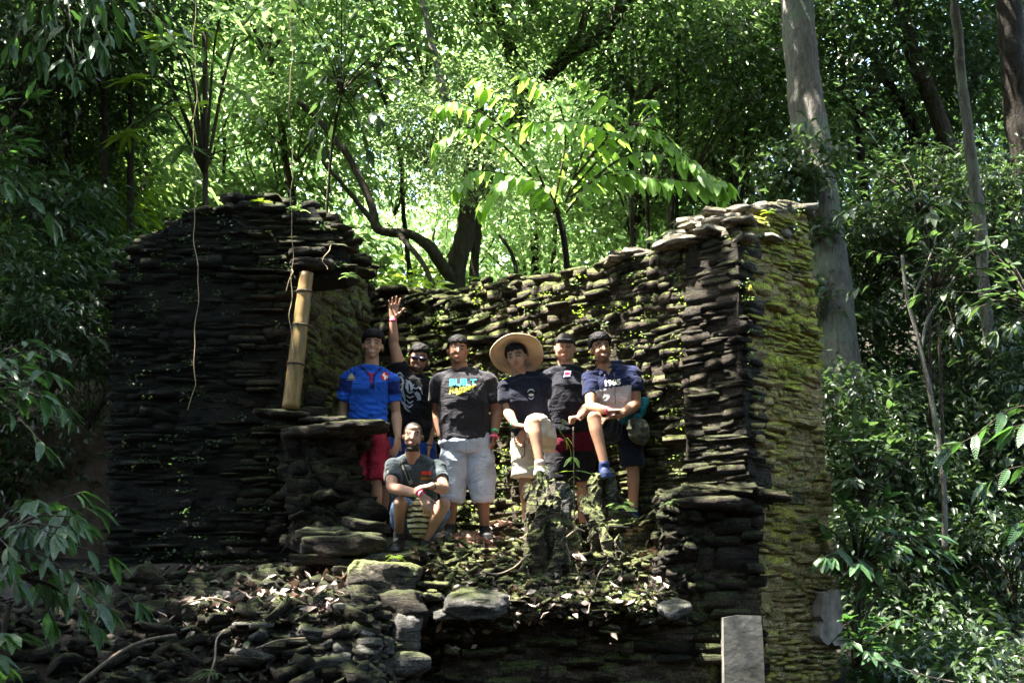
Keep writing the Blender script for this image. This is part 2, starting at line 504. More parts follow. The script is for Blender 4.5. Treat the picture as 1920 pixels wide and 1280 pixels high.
def stone_list(pl, poly, course, length, prot, depth, rr, lean=.05, coursef=None):
    out = []
    us = [p[0] for p in poly]; zs = [p[1] for p in poly]
    z = min(zs)
    while z < max(zs):
        q = rr.random()
        h = course[0] + (course[1] - course[0]) * (.25 * rr.random() if q < .5 else (rr.uniform(.25, .75) if q < .85 else rr.uniform(.8, 1.25)))
        u = min(us) - rr.random() * length[1]
        while u < max(us):
            L = rr.uniform(*length) * (1 if rr.random() < .8 else .5)
            hh = h * rr.uniform(.8, 1.15)
            cu, cz = u + L / 2, z + h / 2 + rr.uniform(-.012, .012)
            cz += .035 * math.sin(cu * 2.1 + z * .7) + .022 * math.sin(cu * 5.3 + z * .5)
            if inpoly(cu, cz, poly):
                for _ in range(5):
                    e0, e1 = inpoly(cu - L * .46, cz, poly), inpoly(cu + L * .46, cz, poly)
                    if e0 and e1: break
                    if not e0: cu += L * .09; L *= .82
                    if not e1: cu -= L * .09; L *= .82
                pr = rr.uniform(*prot)
                if rr.random() < .10: pr += rr.uniform(.01, .05)
                if rr.random() < .10: pr -= .03
                pr += .012 * math.sin(cu * 3.1 + cz * 2.3) * math.sin(cz * 4.7 - cu)
                out.append((cu, cz, L * 1.02, depth, hh * 1.12, pr, rr.uniform(-lean, lean), rr.randrange(len(STONES))))
            u += L
        z += h
    return out
def rough_poly(poly, rr, inset=.03, step=.12):
    cx = sum(p[0] for p in poly) / len(poly); cz = sum(p[1] for p in poly) / len(poly)
    out = []
    for i in range(len(poly)):
        a, b = poly[i], poly[(i + 1) % len(poly)]
        L = math.hypot(b[0] - a[0], b[1] - a[1]); k = max(1, int(L / step))
        for j in range(k):
            t = j / k; x = a[0] + (b[0] - a[0]) * t; z = a[1] + (b[1] - a[1]) * t
            d = math.hypot(x - cx, z - cz) or 1
            s = (inset + rr.random() * .035) / d
            out.append((x + (cx - x) * s, z + (cz - z) * s))
    return out
def core(root, pl, poly, t, mat, rr, name='core', out=-.03, inset=.03):
    pp = rough_poly(poly, rr, inset)
    bm = bmesh.new()
    f = [bm.verts.new(pl.pt(u, z, out) - root.location) for u, z in pp]
    b = [bm.verts.new(pl.pt(u, z, out - t) - root.location) for u, z in pp]
    n = len(pp)
    for tri in tessellate_polygon([[Vector((u, z, 0)) for u, z in pp]]):
        bm.faces.new([f[i] for i in tri]); bm.faces.new([b[i] for i in reversed(tri)])
    for i in range(n): bm.faces.new((f[i], b[i], b[(i + 1) % n], f[(i + 1) % n]))
    bmesh.ops.recalc_face_normals(bm, faces=bm.faces[:])
    me = bpy.data.meshes.new(name); bm.to_mesh(me); bm.free(); me.materials.append(mat)
    return obj(name, me, root)
def place_stones(root, lst, mat, budget, name='stone'):
    """lst of (centre Vector, (L,D,H), angle z, tilt, variant). The biggest `budget` become parts, the rest one stuff part"""
    lst = sorted(lst, key=lambda s: -s[1][0] * s[1][2])
    for c, sc, az, ti, v in lst[:budget]:
        o = obj(name, stone_mesh(v, mat), root, c - root.location, (0, ti, az), sc)
    rest = lst[budget:]
    if rest:
        VV, FF, off = [], [], 0
        for c, sc, az, ti, v in rest:
            V, Fq = STONES[v]
            m = np.array(Matrix.Rotation(az, 3, 'Z') @ Matrix.Rotation(ti, 3, 'Y'))
            W = (V * sc) @ m.T + np.array(c - root.location)
            VV.append(W); FF.append(Fq + off); off += len(V)
        tag(obj('small_stones', mk('small_stones', np.concatenate(VV), np.concatenate(FF), mat, False), root), kind='stuff')
def face_stones(pl, poly, course, length, prot, depth, rr, lean=.05):
    res = []
    for cu, cz, L, D, H, pr, ti, v in stone_list(pl, poly, course, length, prot, depth, rr, lean):
        c = pl.pt(cu, cz, -D / 2 + pr)
        res.append((c, (L, D, H), pl.ang, ti, v))
    return res
def cap_stones(pl, tops, t, rr, n_per_m=14, rise=0.0, size=(.08, .26), hh=(.025, .07), spread=.05):
    """loose stones along the broken top; tops: list of (u,z)"""
    res = []
    for (u0, z0), (u1, z1) in zip(tops[:-1], tops[1:]):
        k = max(1, int(math.hypot(u1 - u0, z1 - z0) * n_per_m))
        for _ in range(k):
            f = rr.random(); dd = rr.random() * t
            u, z = u0 + (u1 - u0) * f, z0 + (z1 - z0) * f + rise * dd / t
            L = rr.uniform(*size); H = rr.uniform(*hh)
            c = pl.pt(u, z + rr.uniform(-spread, spread), -dd)
            res.append((c, (L, L * rr.uniform(.5, .9), H), pl.ang + rr.uniform(-.6, .6), rr.uniform(-.18, .18), rr.randrange(len(STONES))))
    return res
def pix(pl, pts): return [pl.uz(*p) for p in pts]

rr = random.Random(21)
A = P(1403, 640, 11.0)
# --- right-hand thick wall: inner face running back to the left (the wall behind the group) and mossy end face
PB = Plane((A.x, A.y), 135)      # heading back-left: outward normal must face the camera, so flip
PB.n = -PB.n if PB.n.y > 0 else PB.n
PM = Plane((A.x, A.y), 45)
back = empty('ruined_wall', (A.x, A.y, 1.0), 'tall mossy dry stone wall behind the standing men, its green thick end towards the trunk', 'wall')
bt = [(655, 555), (700, 547), (745, 549), (800, 556), (868, 553), (905, 534), (950, 526), (1005, 534), (1065, 520), (1105, 503), (1160, 486), (1230, 470), (1295, 462), (1345, 447), (1399, 440)]
bpoly = pix(PB, bt + [(1420, 940), (1290, 1010), (1100, 1020), (900, 1010), (655, 1000)])
sb = face_stones(PB, bpoly, (.024, .085), (.06, .30), (-.015, .035), .22, rr, .09)
core(back, PB, bpoly, .70, M['stone_back'], rr, 'core', -.012)
sb_cap = cap_stones(PB, pix(PB, bt), .75, rr, 34, .13)
place_stones(back, sb, M['stone_back'], 200)
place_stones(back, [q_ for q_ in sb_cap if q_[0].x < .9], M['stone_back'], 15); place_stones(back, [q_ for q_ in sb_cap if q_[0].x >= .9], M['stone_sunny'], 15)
# buttress strip next to the corner stands slightly proud
bu = pix(PB, [(1296, 468), (1345, 452), (1396, 443), (1420, 940), (1300, 950), (1288, 700)])
core(back, PB, bu, .3, M['stone_dark'], rr, 'buttress_core', .08)  # darker schist here, shade under the grazing sun put into the colour
bs_ = [(c, s, a, t, v) for c, s, a, t, v in face_stones(PB, bu, (.025, .09), (.12, .42), (.085, .105), .2, rr, .03)]
place_stones(back, bs_, M['stone_dark'], 70)
# mossy end
mt = [(1392, 442), (1408, 420), (1445, 392), (1480, 385), (1515, 396)]
mpoly = pix(PM, mt + [(1532, 560), (1549, 770), (1560, 1000), (1567, 1200), (1592, 1330), (1440, 1330), (1428, 1130), (1414, 900), (1402, 640)])
sm_ = face_stones(PM, mpoly, (.025, .10), (.07, .30), (-.010, .016), .2, rr, .10)
me_root = empty('mossy_wall_end', (A.x + .3, A.y + .3, .9), 'thick yellow-green mossy end of the stone wall beside the grey trunk', 'wall')
core(me_root, PM, mpoly, .62, M['stone_brown'], rr, 'core', -.010)
sm_u = [q_ for q_ in sm_ if q_[0].z + .5 * math.sin(q_[0].x * 9) * .3 > 3.55]; sm_l = [q_ for q_ in sm_ if q_ not in sm_u]
place_stones(me_root, sm_u, M['stone_moss'], 150); place_stones(me_root, sm_l, M['stone_brown'], 140)
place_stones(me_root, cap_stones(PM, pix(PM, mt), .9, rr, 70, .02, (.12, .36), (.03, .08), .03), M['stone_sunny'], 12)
# plaster patches on the mossy end
def patch(root, pl, pxpoly, out, mat, name, thick=.02, wob=.012):
    poly = rough_poly(pix(pl, pxpoly), rr, 0.0, .05) if wob > .005 else pix(pl, pxpoly)
    bm = bmesh.new()
    f = [bm.verts.new(pl.pt(u + rr.uniform(-wob, wob), z + rr.uniform(-wob, wob), out) - root.location) for u, z in poly]
    g = bm.faces.new(f)
    r = bmesh.ops.extrude_face_region(bm, geom=[g])
    for v in [e for e in r['geom'] if isinstance(e, bmesh.types.BMVert)]: v.co -= pl.n * thick
    bmesh.ops.triangulate(bm, faces=bm.faces[:])
    bmesh.ops.recalc_face_normals(bm, faces=bm.faces[:])
    me = bpy.data.meshes.new(name); bm.to_mesh(me); bm.free(); me.materials.append(mat)
    return obj(name, me, root)
patch(me_root, PM, [(1527, 1108), (1560, 1102), (1563, 1150), (1566, 1200), (1562, 1215), (1535, 1208), (1518, 1198), (1523, 1160), (1517, 1150)], .085, M['plaster_old'], 'plaster_patch', .10)

# --- low front wall below the terrace, with the ledge block on its right
PF = Plane((A.x + .03, 10.72), 0); PF.n = Vector((0, -1, 0))
low = empty('terrace_wall', (A.x - .5, 10.7, 1.0), 'low dark stone wall holding up the terrace under the roots, ledge at its right end', 'wall')
lpoly = pix(PF, [(1436, 930), (1400, 918), (1330, 915), (1288, 925), (1262, 962), (1252, 1010), (1238, 1075), (1180, 1120), (1090, 1138), (960, 1146), (822, 1160), (812, 1340), (1450, 1340), (1436, 1130)])
core(low, PF, lpoly, .35, M['stone_back'], rr, 'core', -.018)
sl = face_stones(PF, lpoly, (.06, .16), (.12, .42), (-.03, .045), .22, rr, .06)
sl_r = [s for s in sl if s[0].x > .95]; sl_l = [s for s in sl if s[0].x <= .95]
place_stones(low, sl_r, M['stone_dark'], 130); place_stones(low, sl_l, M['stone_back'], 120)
blk = pix(PF, [(1436, 930), (1400, 918), (1330, 915), (1288, 925), (1262, 962), (1252, 1010), (1436, 1130)])
place_stones(low, cap_stones(PF, pix(PF, [(1275, 935), (1330, 922), (1432, 928)]), .5, rr, 26, .04, (.2, .5), (.05, .1), .02), M['stone_dark'], 18)
# whitewashed pilaster below the ledge
pil = patch(low, PF, [(1350, 1158), (1380, 1152), (1420, 1154), (1424, 1200), (1430, 1345), (1353, 1345)], .16, M['plaster'], 'plaster_pilaster', .26, .003)

# --- left wall
YL = 11.75
PL = Plane((-3.4, YL), 0); PL.n = Vector((0, -1, 0))
lw = empty('broken_wall', (-2.6, YL, 1.9), 'big dark stone wall with a broken window opening propped by a bamboo pole', 'wall')
lt = [(203, 600), (210, 550), (238, 485), (288, 428), (350, 404), (440, 384), (545, 380), (590, 381), (632, 430), (655, 462), (672, 500)]
lp = pix(PL, [(196, 1085), (199, 700)] + lt + [(650, 512), (575, 515), (556, 545), (540, 640), (524, 768), (560, 776), (640, 792), (708, 793), (702, 815), (684, 850), (668, 900), (690, 950), (704, 1000), (640, 1020), (560, 1085)])
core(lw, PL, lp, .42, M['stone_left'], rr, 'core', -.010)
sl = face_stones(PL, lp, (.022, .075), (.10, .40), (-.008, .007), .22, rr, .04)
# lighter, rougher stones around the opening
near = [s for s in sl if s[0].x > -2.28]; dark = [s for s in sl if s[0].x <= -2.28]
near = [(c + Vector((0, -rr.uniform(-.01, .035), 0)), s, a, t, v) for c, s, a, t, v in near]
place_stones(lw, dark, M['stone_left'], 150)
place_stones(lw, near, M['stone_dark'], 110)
place_stones(lw, cap_stones(PL, pix(PL, lt), 1.0, rr, 40, .10, (.10, .26), (.03, .07), .03), M['stone_dark'], 30)
# side wall of the opening, running back
q0, q1 = P(562, 640, 11.98), P(697, 640, 13.9)
PS = Plane((q0.x, q0.y), math.degrees(math.atan2(q1.y - q0.y, q1.x - q0.x)))
if PS.n.y > 0: PS.n = -PS.n
sw = empty('inner_side_wall', (-1.6, 13.2, 2.0), 'short side wall seen through the window gap, patched with yellow moss behind the blue jersey', 'wall')
st = [(548, 400), (570, 384), (600, 395), (640, 440), (668, 480), (690, 505), (700, 548)]
sp = pix(PS, st + [(694, 640), (690, 800), (688, 1010), (548, 1010)])
core(sw, PS, sp, .8, M['stone_side'], rr, 'core', -.018)
place_stones(sw, face_stones(PS, sp, (.05, .14), (.10, .36), (-.025, .02), .2, rr, .06), M['stone_side'], 220)
place_stones(sw, cap_stones(PS, pix(PS, st), .6, rr, 20, .05, (.15, .4), (.05, .1), .04), M['stone_dark'], 20)

# hillside behind and beside the left wall
def lump(name, c, sc, mat, seed, rough=.10, kind=None, label=None, cat=None, parent=None, rot=0, sub=4, group=None, p=2.6):
    bm = bmesh.new(); bmesh.ops.create_icosphere(bm, subdivisions=sub, radius=1)
    V = np.array([v.co[:] for v in bm.verts]); Fq = np.array([[v.index for v in f.verts] for f in bm.faces]); bm.free()
    V = V / ((np.abs(V) ** p).sum(1) ** (1 / p))[:, None]
    V = V * (1 + rough * 1.6 * fbm(V + seed, 1.6, seed, 5))[:, None]
    # bedding steps
    V[:, 2] = V[:, 2] + .05 * np.sin(V[:, 2] * 11 + seed + V[:, 0] * 1.2)
    V = V * sc
    if rot: V = V @ rotz(rot).T
    o = obj(name, mk(name, V, Fq, mat), parent, c if parent is None else Vector(c) - parent.location)
    return tag(o, label, cat, group, kind)
lump('earth_bank', (-6.6, 14.8, .9), (2.1, 2.0, 1.7), M['stone_left'], 4, .22, 'structure')
lump('earth_bank', (-3.7, 14.9, 3.1), (1.5, 1.2, 2.0), M['soil_pale'], 8, .10, 'structure')
lump('earth_bank', (8.4, 19.5, 2.0), (4.4, 4.2, 3.6), M['soil'], 15, .12, 'structure')

# --- ledge slabs on the broken sill
def slab(px, py, Y, L, D, H, mat, label, az=0, tilt=0, seed=0, tz=0, cat='rock', group=None, name='rock', p=4.5, rough=.07):
    bm = bmesh.new(); bmesh.ops.create_cube(bm, size=2)
    bmesh.ops.subdivide_edges(bm, edges=bm.edges[:], cuts=7, use_grid_fill=True)
    V = np.array([v.co[:] for v in bm.verts]); Fq = np.array([[v.index for v in f.verts] for f in bm.faces]); bm.free()
    V = V / ((np.abs(V) ** p).sum(1) ** (1 / p))[:, None]
    W = V * (L, D, H)
    r = fbm(W + seed * 3.1, 4.0, seed, 4)[:, None]; r2 = fbm(W + 7 + seed, 11.0, seed + 3, 3)[:, None]
    V = V * (1 + rough * 2.2 * r * (1, 1, .6)) + V * r2 * rough * .8
    V[:, 2] += .10 * np.round(np.sin(V[:, 0] * 2.3 + V[:, 1] * 1.7 + seed) * 1.5) / 1.5
    V = V * (L / 2, D / 2, H / 2)
    V += np.stack([vn(V * (1, 1, 2) + seed, 26, q) for q in range(3)], 1) * .008
    o = obj(name, mk(name, V, Fq, mat, p < 2.7), None, P(px, py, Y), (tilt, tz, az))
    return tag(o, label, cat, group)
slab(668, 800, 11.45, .50, .42, .085, M['stone_dark'], 'flat mossy slab jutting from the sill in front of the red shorts', .05, 0, 1, -.03)
slab(600, 812, 11.5, .62, .4, .10, M['stone_dark'], 'wide dark slab under the moss-topped sill slab', 0, 0, 2)
slab(545, 779, 11.5, .34, .3, .05, M['stone_dark'], 'flat sill stone under the foot of the bamboo pole', .1, 0, 61)
slab(510, 775, 11.55, .3, .3, .06, M['stone_dark'], 'sill stone left of the pole foot', -.1, 0, 62)
slab(605, 790, 11.55, .4, .36, .06, M['stone_dark'], 'sill stone between pole foot and jutting slab', 0, 0, 63)
slab(592, 748, 11.9, .17, .2, .17, M['stone_dark'], 'rounded rock on the sill right of the bamboo pole', .4, 0, 3, p=3)
slab(584, 775, 11.85, .24, .2, .12, M['stone_dark'], 'small rock on the sill beneath the rounded rock', .1, 0, 4, p=3)
slab(588, 496, 11.70, .36, .22, .10, M['stone_dark'], 'bulging overhang stone above the bamboo pole', .1, 0, 5, p=3.5)
slab(578, 474, 11.73, .32, .2, .08, M['stone_dark'], 'stone over the bulging overhang stone', -.1, 0, 6, p=3.5)
slab(640, 1025, 10.95, .62, .5, .17, M['stone_dark'], 'long flat rock step left of the crouching man', .06, 0, 7)
slab(655, 995, 11.15, .34, .3, .06, M['stone_pale'], 'thin slate on the long rock step', .3, .05, 8)
slab(702, 1042, 10.9, .22, .2, .05, M['stone_pale'], 'thin slate edge under the crouching man shoe', .1, .1, 9)
slab(718, 1090, 10.6, .52, .5, .29, M['stump_moss'], 'square moss-topped boulder below the crouching man', .08, 0, 10, p=5)
slab(812, 1096, 10.6, .24, .2, .05, M['stone_back'], 'small ledge stone right of the mossy boulder', .1, 0, 11)
slab(806, 1118, 10.5, .17, .18, .06, M['stone_back'], 'lower ledge stone right of the mossy boulder', .3, 0, 12)
slab(893, 1132, 10.45, .46, .42, .15, M['stone_pale'], 'bare grey boulder at the lip of the terrace', -.25, .25, 13, .12)
slab(838, 1150, 10.45, .22, .2, .07, M['stone_pale'], 'grey slate left of the bare boulder', .2, .2, 14)
slab(1265, 1140, 10.35, .24, .2, .08, M['stone_pale'], 'tilted pale slate by the low wall plaster', .5, .3, 15, -.35)
slab(1338, 945, 10.78, .60, .44, .12, M['stone_dark'], 'rounded long stone on the right ledge', 0, 0, 16, p=3)
slab(1245, 968, 11.0, .10, .12, .30, M['stump_moss'], 'small upright mossy stone at the right of the platform', .2, 0, 17, .1, p=2.6)
slab(760, 1188, 10.3, .24, .2, .30, M['stone_pale'], 'pale boulder at the foot of the lower ledge', .2, 0, 18, p=2.8)
slab(748, 1245, 10.15, .42, .3, .18, M['stone_pale'], 'low pale boulder at the bottom edge', .1, 0, 19, p=2.8)
slab(745, 1150, 10.45, .42, .4, .34, M['stone_dark'], 'dark block beneath the moss-topped boulder', 0, 0, 20, p=3.6)
slab(940, 995, 11.9, .17, .15, .09, M['stone_dark'], 'dark round stone at the foot of the back wall', .1, 0, 21, p=2.6)
slab(960, 1010, 11.7, .12, .12, .06, M['stone_back'], 'small stone beside the dark round stone', .5, 0, 22, p=2.6)
slab(1255, 945, 10.9, .10, .1, .05, M['stone_pale'], 'little pale stone at the left of the right ledge', .5, 0, 23)
# slate outcrop on the left shelf: broken plates, each lying at its own tilt
LAB = ['widest grey plate of the slate outcrop', 'long plate leaning over the outcrop crest', 'pale plate at the outcrop lip', 'plate wedged under the widest plate', 'sharp plate at the outcrop right end',
       'split plate beside the pale root', 'tilted plate above the dead leaves', 'dark plate under the outcrop crest', 'short thick plate of the outcrop', 'narrow plate at the bottom of the outcrop',
       'flat plate near the broken stick', 'plate half buried in leaves', 'low plate below the outcrop', 'upright splinter of the outcrop', 'corner plate at the outcrop foot', 'thin chip on the outcrop crest']
for k, (px, py, Y, L, D, H, az, ti, tz) in enumerate([
    (610, 1152, 10.15, .50, .40, .07, .1, .30, .12), (560, 1168, 10.05, .44, .34, .05, -.3, .38, -.08), (508, 1212, 9.85, .30, .22, .03, .2, .2, .03), (620, 1180, 10.0, .46, .34, .07, .4, .3, .1),
    (668, 1165, 10.1, .26, .22, .09, .5, .25, .25), (478, 1150, 10.2, .24, .2, .03, .4, .2, .1), (430, 1128, 10.3, .2, .18, .03, -.2, .3, .1), (560, 1205, 9.85, .42, .3, .06, 0, .35, .05),
    (660, 1205, 9.95, .28, .2, .10, .2, .3, .2), (600, 1232, 9.75, .40, .26, .05, .1, .3, -.1), (540, 1190, 9.9, .3, .22, .03, .5, .25, .0), (452, 1185, 10.0, .22, .2, .03, .1, .2, .1),
    (680, 1245, 9.8, .3, .22, .06, .3, .2, .15), (640, 1138, 10.2, .14, .1, .10, .3, .2, .5), (705, 1205, 10.05, .2, .2, .12, .6, .1, .1), (590, 1136, 10.2, .2, .16, .025, .2, .25, .05)]):
    slab(px, py, Y, L, D, H, M['stone_pale'] if k % 3 != 1 else M['stone_dark'], LAB[k], az, ti, 40 + k, tz, p=12, rough=.07)

# --- upright slate stump cluster in front of the right men
def spike(px, py0, py1, Y, w, d, lean, mat, seed, label, ly=0, name='upright_stone', cat='rock'):
    top, bot = P(px, py0, Y), P(px, py1, Y)
    H = top.z - bot.z
    n, m = 30, 20
    V = []
    for i in range(n):
        t = i / (n - 1)
        rr_ = (1 - .38 * t ** 2.2) * (1 if i < n - 1 else .45) * (.9 + .1 * math.sin(t * 9 + seed))
        for k in range(m):
            a = 2 * math.pi * k / m
            ca, sa = math.cos(a), math.sin(a)
            s = (abs(ca) ** 4 + abs(sa) ** 4) ** -.25
            V.append((ca * s * w / 2 * rr_ + lean * t, sa * s * d / 2 * rr_ + ly * t, H * t + (0 if i < n - 1 else -.01)))
    V = np.array(V)
    Fc = [(i * m + k, i * m + (k + 1) % m, (i + 1) * m + (k + 1) % m, (i + 1) * m + k) for i in range(n - 1) for k in range(m)]
    Fc.append(tuple((n - 1) * m + k for k in range(m)))
    dsp = np.stack([fbm(V * (1, 1, .45) + seed, 7, seed + q, 4) for q in range(3)], 1)
    V = V + dsp * (.055, .055, .04) * (1, 1, 1) + np.stack([fbm(V + 3, 26, seed + q + 9, 2) for q in range(3)], 1) * .012
    o = obj(name, mk(name, V, Fc, mat, False), None, bot)
    return tag(o, label, cat)
spike(1030, 884, 1085, 11.0, .27, .26, -.06, M['stump_moss'], 1, 'thick leaning stump of slate under the raised shoe of the hat wearer')
spike(1003, 905, 1070, 10.92, .15, .18, -.03, M['stone_back'], 2, 'dark upright slate on the left of the stump')
spike(1058, 905, 1080, 11.1, .17, .16, -.05, M['stone_pale'], 3, 'greenish slate leaning behind the stump')
spike(1072, 955, 1085, 10.93, .13, .14, -.07, M['stone_back'], 4, 'narrow dark slate right of the stump')
spike(1046, 893, 1085, 10.93, .12, .13, -.05, M['stump_moss'], 31, 'mossy splinter on the front of the thick stump')
spike(1016, 940, 1085, 10.86, .14, .12, -.02, M['stone_back'], 32, 'lower dark splinter before the thick stump')
spike(1040, 985, 1090, 10.82, .13, .11, .02, M['stump_moss'], 33, 'lowest mossy splinter before the thick stump')
spike(1128, 882, 1060, 11.2, .17, .16, -.02, M['stump_moss'], 5, 'pale mossy upright under the blue raised shoe')
spike(1148, 868, 1060, 11.28, .12, .14, -.02, M['stump_moss'], 6, 'tallest mossy upright behind the blue raised shoe')
spike(1124, 930, 1070, 11.05, .2, .16, -.06, M['stump_moss'], 7, 'broad mossy upright in front of the fern clump')
spike(1158, 985, 1085, 10.9, .10, .11, -.09, M['stump_moss'], 8, 'short thin mossy upright at the front')
spike(1172, 925, 1060, 11.3, .24, .18, -.05, M['stone_dark'], 9, 'dark broad upright carrying the fern clump')
spike(1095, 985, 1085, 11.12, .2, .16, .02, M['stone_dark'], 10, 'dark short upright between the two stump groups')
spike(1180, 1010, 1090, 10.95, .12, .12, -.04, M['stump_moss'], 11, 'short mossy upright right of the thin one')

# --- bamboo pole
def bamboo_mat():
    m, nt, out = new_mat('dry_bamboo')
    g = geo(nt)
    mp = nt.nodes.new('ShaderNodeMapping'); mp.inputs['Scale'].default_value = (1, 1, .12)
    nt.links.new(g.outputs['Position'], mp.inputs[0])
    n = noise(nt, mp.outputs[0], 30, 5, .7)
    n2 = noise(nt, g.outputs['Position'], 4, 4, .6)
    col = ramp(nt, n, [(.3, (.09, .052, .014)), (.7, (.30, .185, .05))])
    col = mixc(nt, mth(nt, 'MULTIPLY', mth(nt, 'SUBTRACT', n2, .5), 3, True), col, (.07, .085, .03))
    col = mixc(nt, mth(nt, 'MULTIPLY', mth(nt, 'SUBTRACT', n2, .62), 6, True), col, (.20, .07, .03))
    b = bsdf(nt, col, .5, bump(nt, n, .3, .004), .4); nt.links.new(b.outputs[0], out.inputs[0]); return m
M['bamboo'] = bamboo_mat()
pa, pb_ = P(575, 512, 11.65), P(545, 768, 11.55)
pole = empty('bamboo_pole', pb_, 'thick bamboo pole standing on the sill and propping the broken lintel', 'pole')
path, rad = [], []
for i in range(29):
    t = i / 28; path.append(pb_ + (pa - pb_) * t)
    rad.append(.074 - .014 * t + (.006 if i in (9, 17, 24) else 0) - (.003 if i in (8, 10, 16, 18, 23, 25) else 0))
v, f = tube(path, rad, 20)
wmesh('culm', mk('culm', v, f, M['bamboo']), pole)
for i in (9, 17, 24):
    c = path[i]; dd = (pa - pb_).normalized() * .008
    v, f = tube([c - dd, c + dd], [rad[i] + .004] * 2, 20)
    wmesh('node_ring', mk('node_ring', v, f, M['bark_brown']), pole)

# --- hanging aerial roots
def vine(name, pts, r, label, mat='vine', wob=.012, seed=1, cat='vine', n=14):
    p = smooth_path([P(*q) for q in pts], n, wob, seed)
    v, f = tube(p, r, 5)
    o = obj(name, mk(name, v, f, M[mat])); return tag(o, label, cat)
vine('hanging_vine', [(366, -20, 11.2), (366, 120, 11.2), (365, 250, 11.2), (364, 400, 11.2), (370, 500, 11.2), (368, 600, 11.2), (364, 700, 11.2), (362, 735, 11.2), (352, 768, 11.2)], .0025, 'long thin aerial root hanging free before the dark left wall', seed=3)
vine('hanging_vine', [(545, -20, 11.3), (545, 200, 11.3), (548, 380, 11.3), (546, 500, 11.3), (549, 560, 11.3), (543, 610, 11.3), (550, 662, 11.3)], .0028, 'aerial root hanging beside the bamboo pole top', seed=5)
vine('hanging_vine', [(547, 505, 11.3), (545, 525, 11.3), (538, 545, 11.3)], .003, 'frayed side strand of the aerial root by the bamboo pole', seed=7)
vine('hanging_vine', [(614, 505, 11.2), (605, 490, 11.2), (618, 472, 11.2), (622, 460, 11.3)], .003, 'short root curling over the lintel stones', seed=8)
# exposed roots by the stumps
for k, (pts, lab) in enumerate([
    ([(1052, 990, 10.85), (1060, 1020, 10.8), (1066, 1050, 10.8), (1070, 1080, 10.8)], 'pale root running down right of the stump'),
    ([(1058, 1010, 10.85), (1080, 992, 10.8), (1094, 995, 10.8)], 'bent pale twig-like root right of the stump'),
    ([(1140, 1050, 10.8), (1120, 1080, 10.7), (1110, 1110, 10.6), (1105, 1150, 10.5)], 'thin root hanging below the mossy uprights'),
    ([(990, 1040, 10.8), (960, 1065, 10.7), (930, 1075, 10.65), (905, 1072, 10.6)], 'root crossing the leaf litter of the slope'),
    ([(390, 1280, 9.5), (402, 1240, 9.55), (406, 1200, 9.6), (420, 1180, 9.7)], 'pale dead stick at the bottom left slope'),
    ([(150, 1280, 9.2), (200, 1240, 9.3), (260, 1205, 9.4), (330, 1190, 9.5)], 'dark fallen branch at the lower left'),
    ([(480, 1215, 9.6), (520, 1200, 9.65), (570, 1196, 9.7)], 'straight broken stick before the slates'),
    ([(340, 1135, 9.9), (400, 1120, 10.0), (450, 1138, 10.0)], 'crooked stick on the left leaf litter'),
    ([(1640, 1235, 9.5), (1720, 1262, 9.5), (1790, 1278, 9.4)], 'thin pale stem across the lower right bushes')]):
    vine('exposed_root' if k < 4 else 'dead_stick', pts, [.009, .007, .005, .007, .007, .014, .006, .006, .005][k], lab, 'root' if k in (5,) else 'twig', .008, 20 + k, 'root' if k < 4 else 'stick', 10)

# ------------------------------------------------------------------ loose litter: leaves, chips
def litter_mesh(name, pts, size, mat, seed, tilt=.5, kind='stuff', label=None, cat=None, curl=.25, wid=.5):
    r = np.random.default_rng(seed); n = len(pts)
    s = r.uniform(size[0], size[1], n)
    base = np.array([[-.5, 0, 0], [0, -wid / 2, 0], [0, wid / 2, 0], [0, 0, -.10], [.5, 0, .0], [-.25, 0, -.05]])
    V0 = np.repeat(base[None, :5], n, 0)
    V0[:, 1:3, 2] = r.uniform(-curl * .3, curl, (n, 1)); V0[:, 4, 2] = r.uniform(-.1, curl, n); V0[:, 0, 2] = r.uniform(-.1, curl, n)
    V0 *= s[:, None, None]
    a = r.uniform(0, 6.283, n); tx = r.normal(0, tilt, n); ty = r.normal(0, tilt, n)
    ca, sa = np.cos(a), np.sin(a)
    Rz = np.zeros((n, 3, 3)); Rz[:, 0, 0] = ca; Rz[:, 0, 1] = -sa; Rz[:, 1, 0] = sa; Rz[:, 1, 1] = ca; Rz[:, 2, 2] = 1
    Rx = np.zeros((n, 3, 3)); Rx[:, 0, 0] = 1; Rx[:, 1, 1] = np.cos(tx); Rx[:, 1, 2] = -np.sin(tx); Rx[:, 2, 1] = np.sin(tx); Rx[:, 2, 2] = np.cos(tx)
    Ry = np.zeros((n, 3, 3)); Ry[:, 1, 1] = 1; Ry[:, 0, 0] = np.cos(ty); Ry[:, 0, 2] = np.sin(ty); Ry[:, 2, 0] = -np.sin(ty); Ry[:, 2, 2] = np.cos(ty)
    W = np.einsum('nij,nkj->nki', Rz @ Rx @ Ry, V0) + pts[:, None, :]
    Fb = np.array([[0, 1, 3], [0, 3, 2], [1, 4, 3], [3, 4, 2]])
    Fq = (Fb[None] + (np.arange(n) * 5)[:, None, None]).reshape(-1, 3)
    o = obj(name, mk(name, W.reshape(-1, 3), Fq, mat, False)); return tag(o, label, cat, None, kind)
def scatter(n, xr, yr, seed, lift=.01, dens=None):
    r = np.random.default_rng(seed)
    x = r.uniform(*xr, n); y = r.uniform(*yr, n)
    if dens is not None:
        k = r.random(n) < dens(x, y); x, y = x[k], y[k]
    return np.stack([x, y, ground(x, y) + lift + r.uniform(0, .02, len(x))], 1)
def clumpy(sc, seed, lo=-.1): return lambda x, y: sstep(lo, lo + .5, fbm(np.stack([x, y, 0 * x], 1), sc, seed, 3))
litter_mesh('leaf_litter', scatter(3600, (-4.2, -.7), (9.5, 11.8), 3, .012, clumpy(1.2, 6, -.25)), (.05, .14), M['litter_dark'], 4)
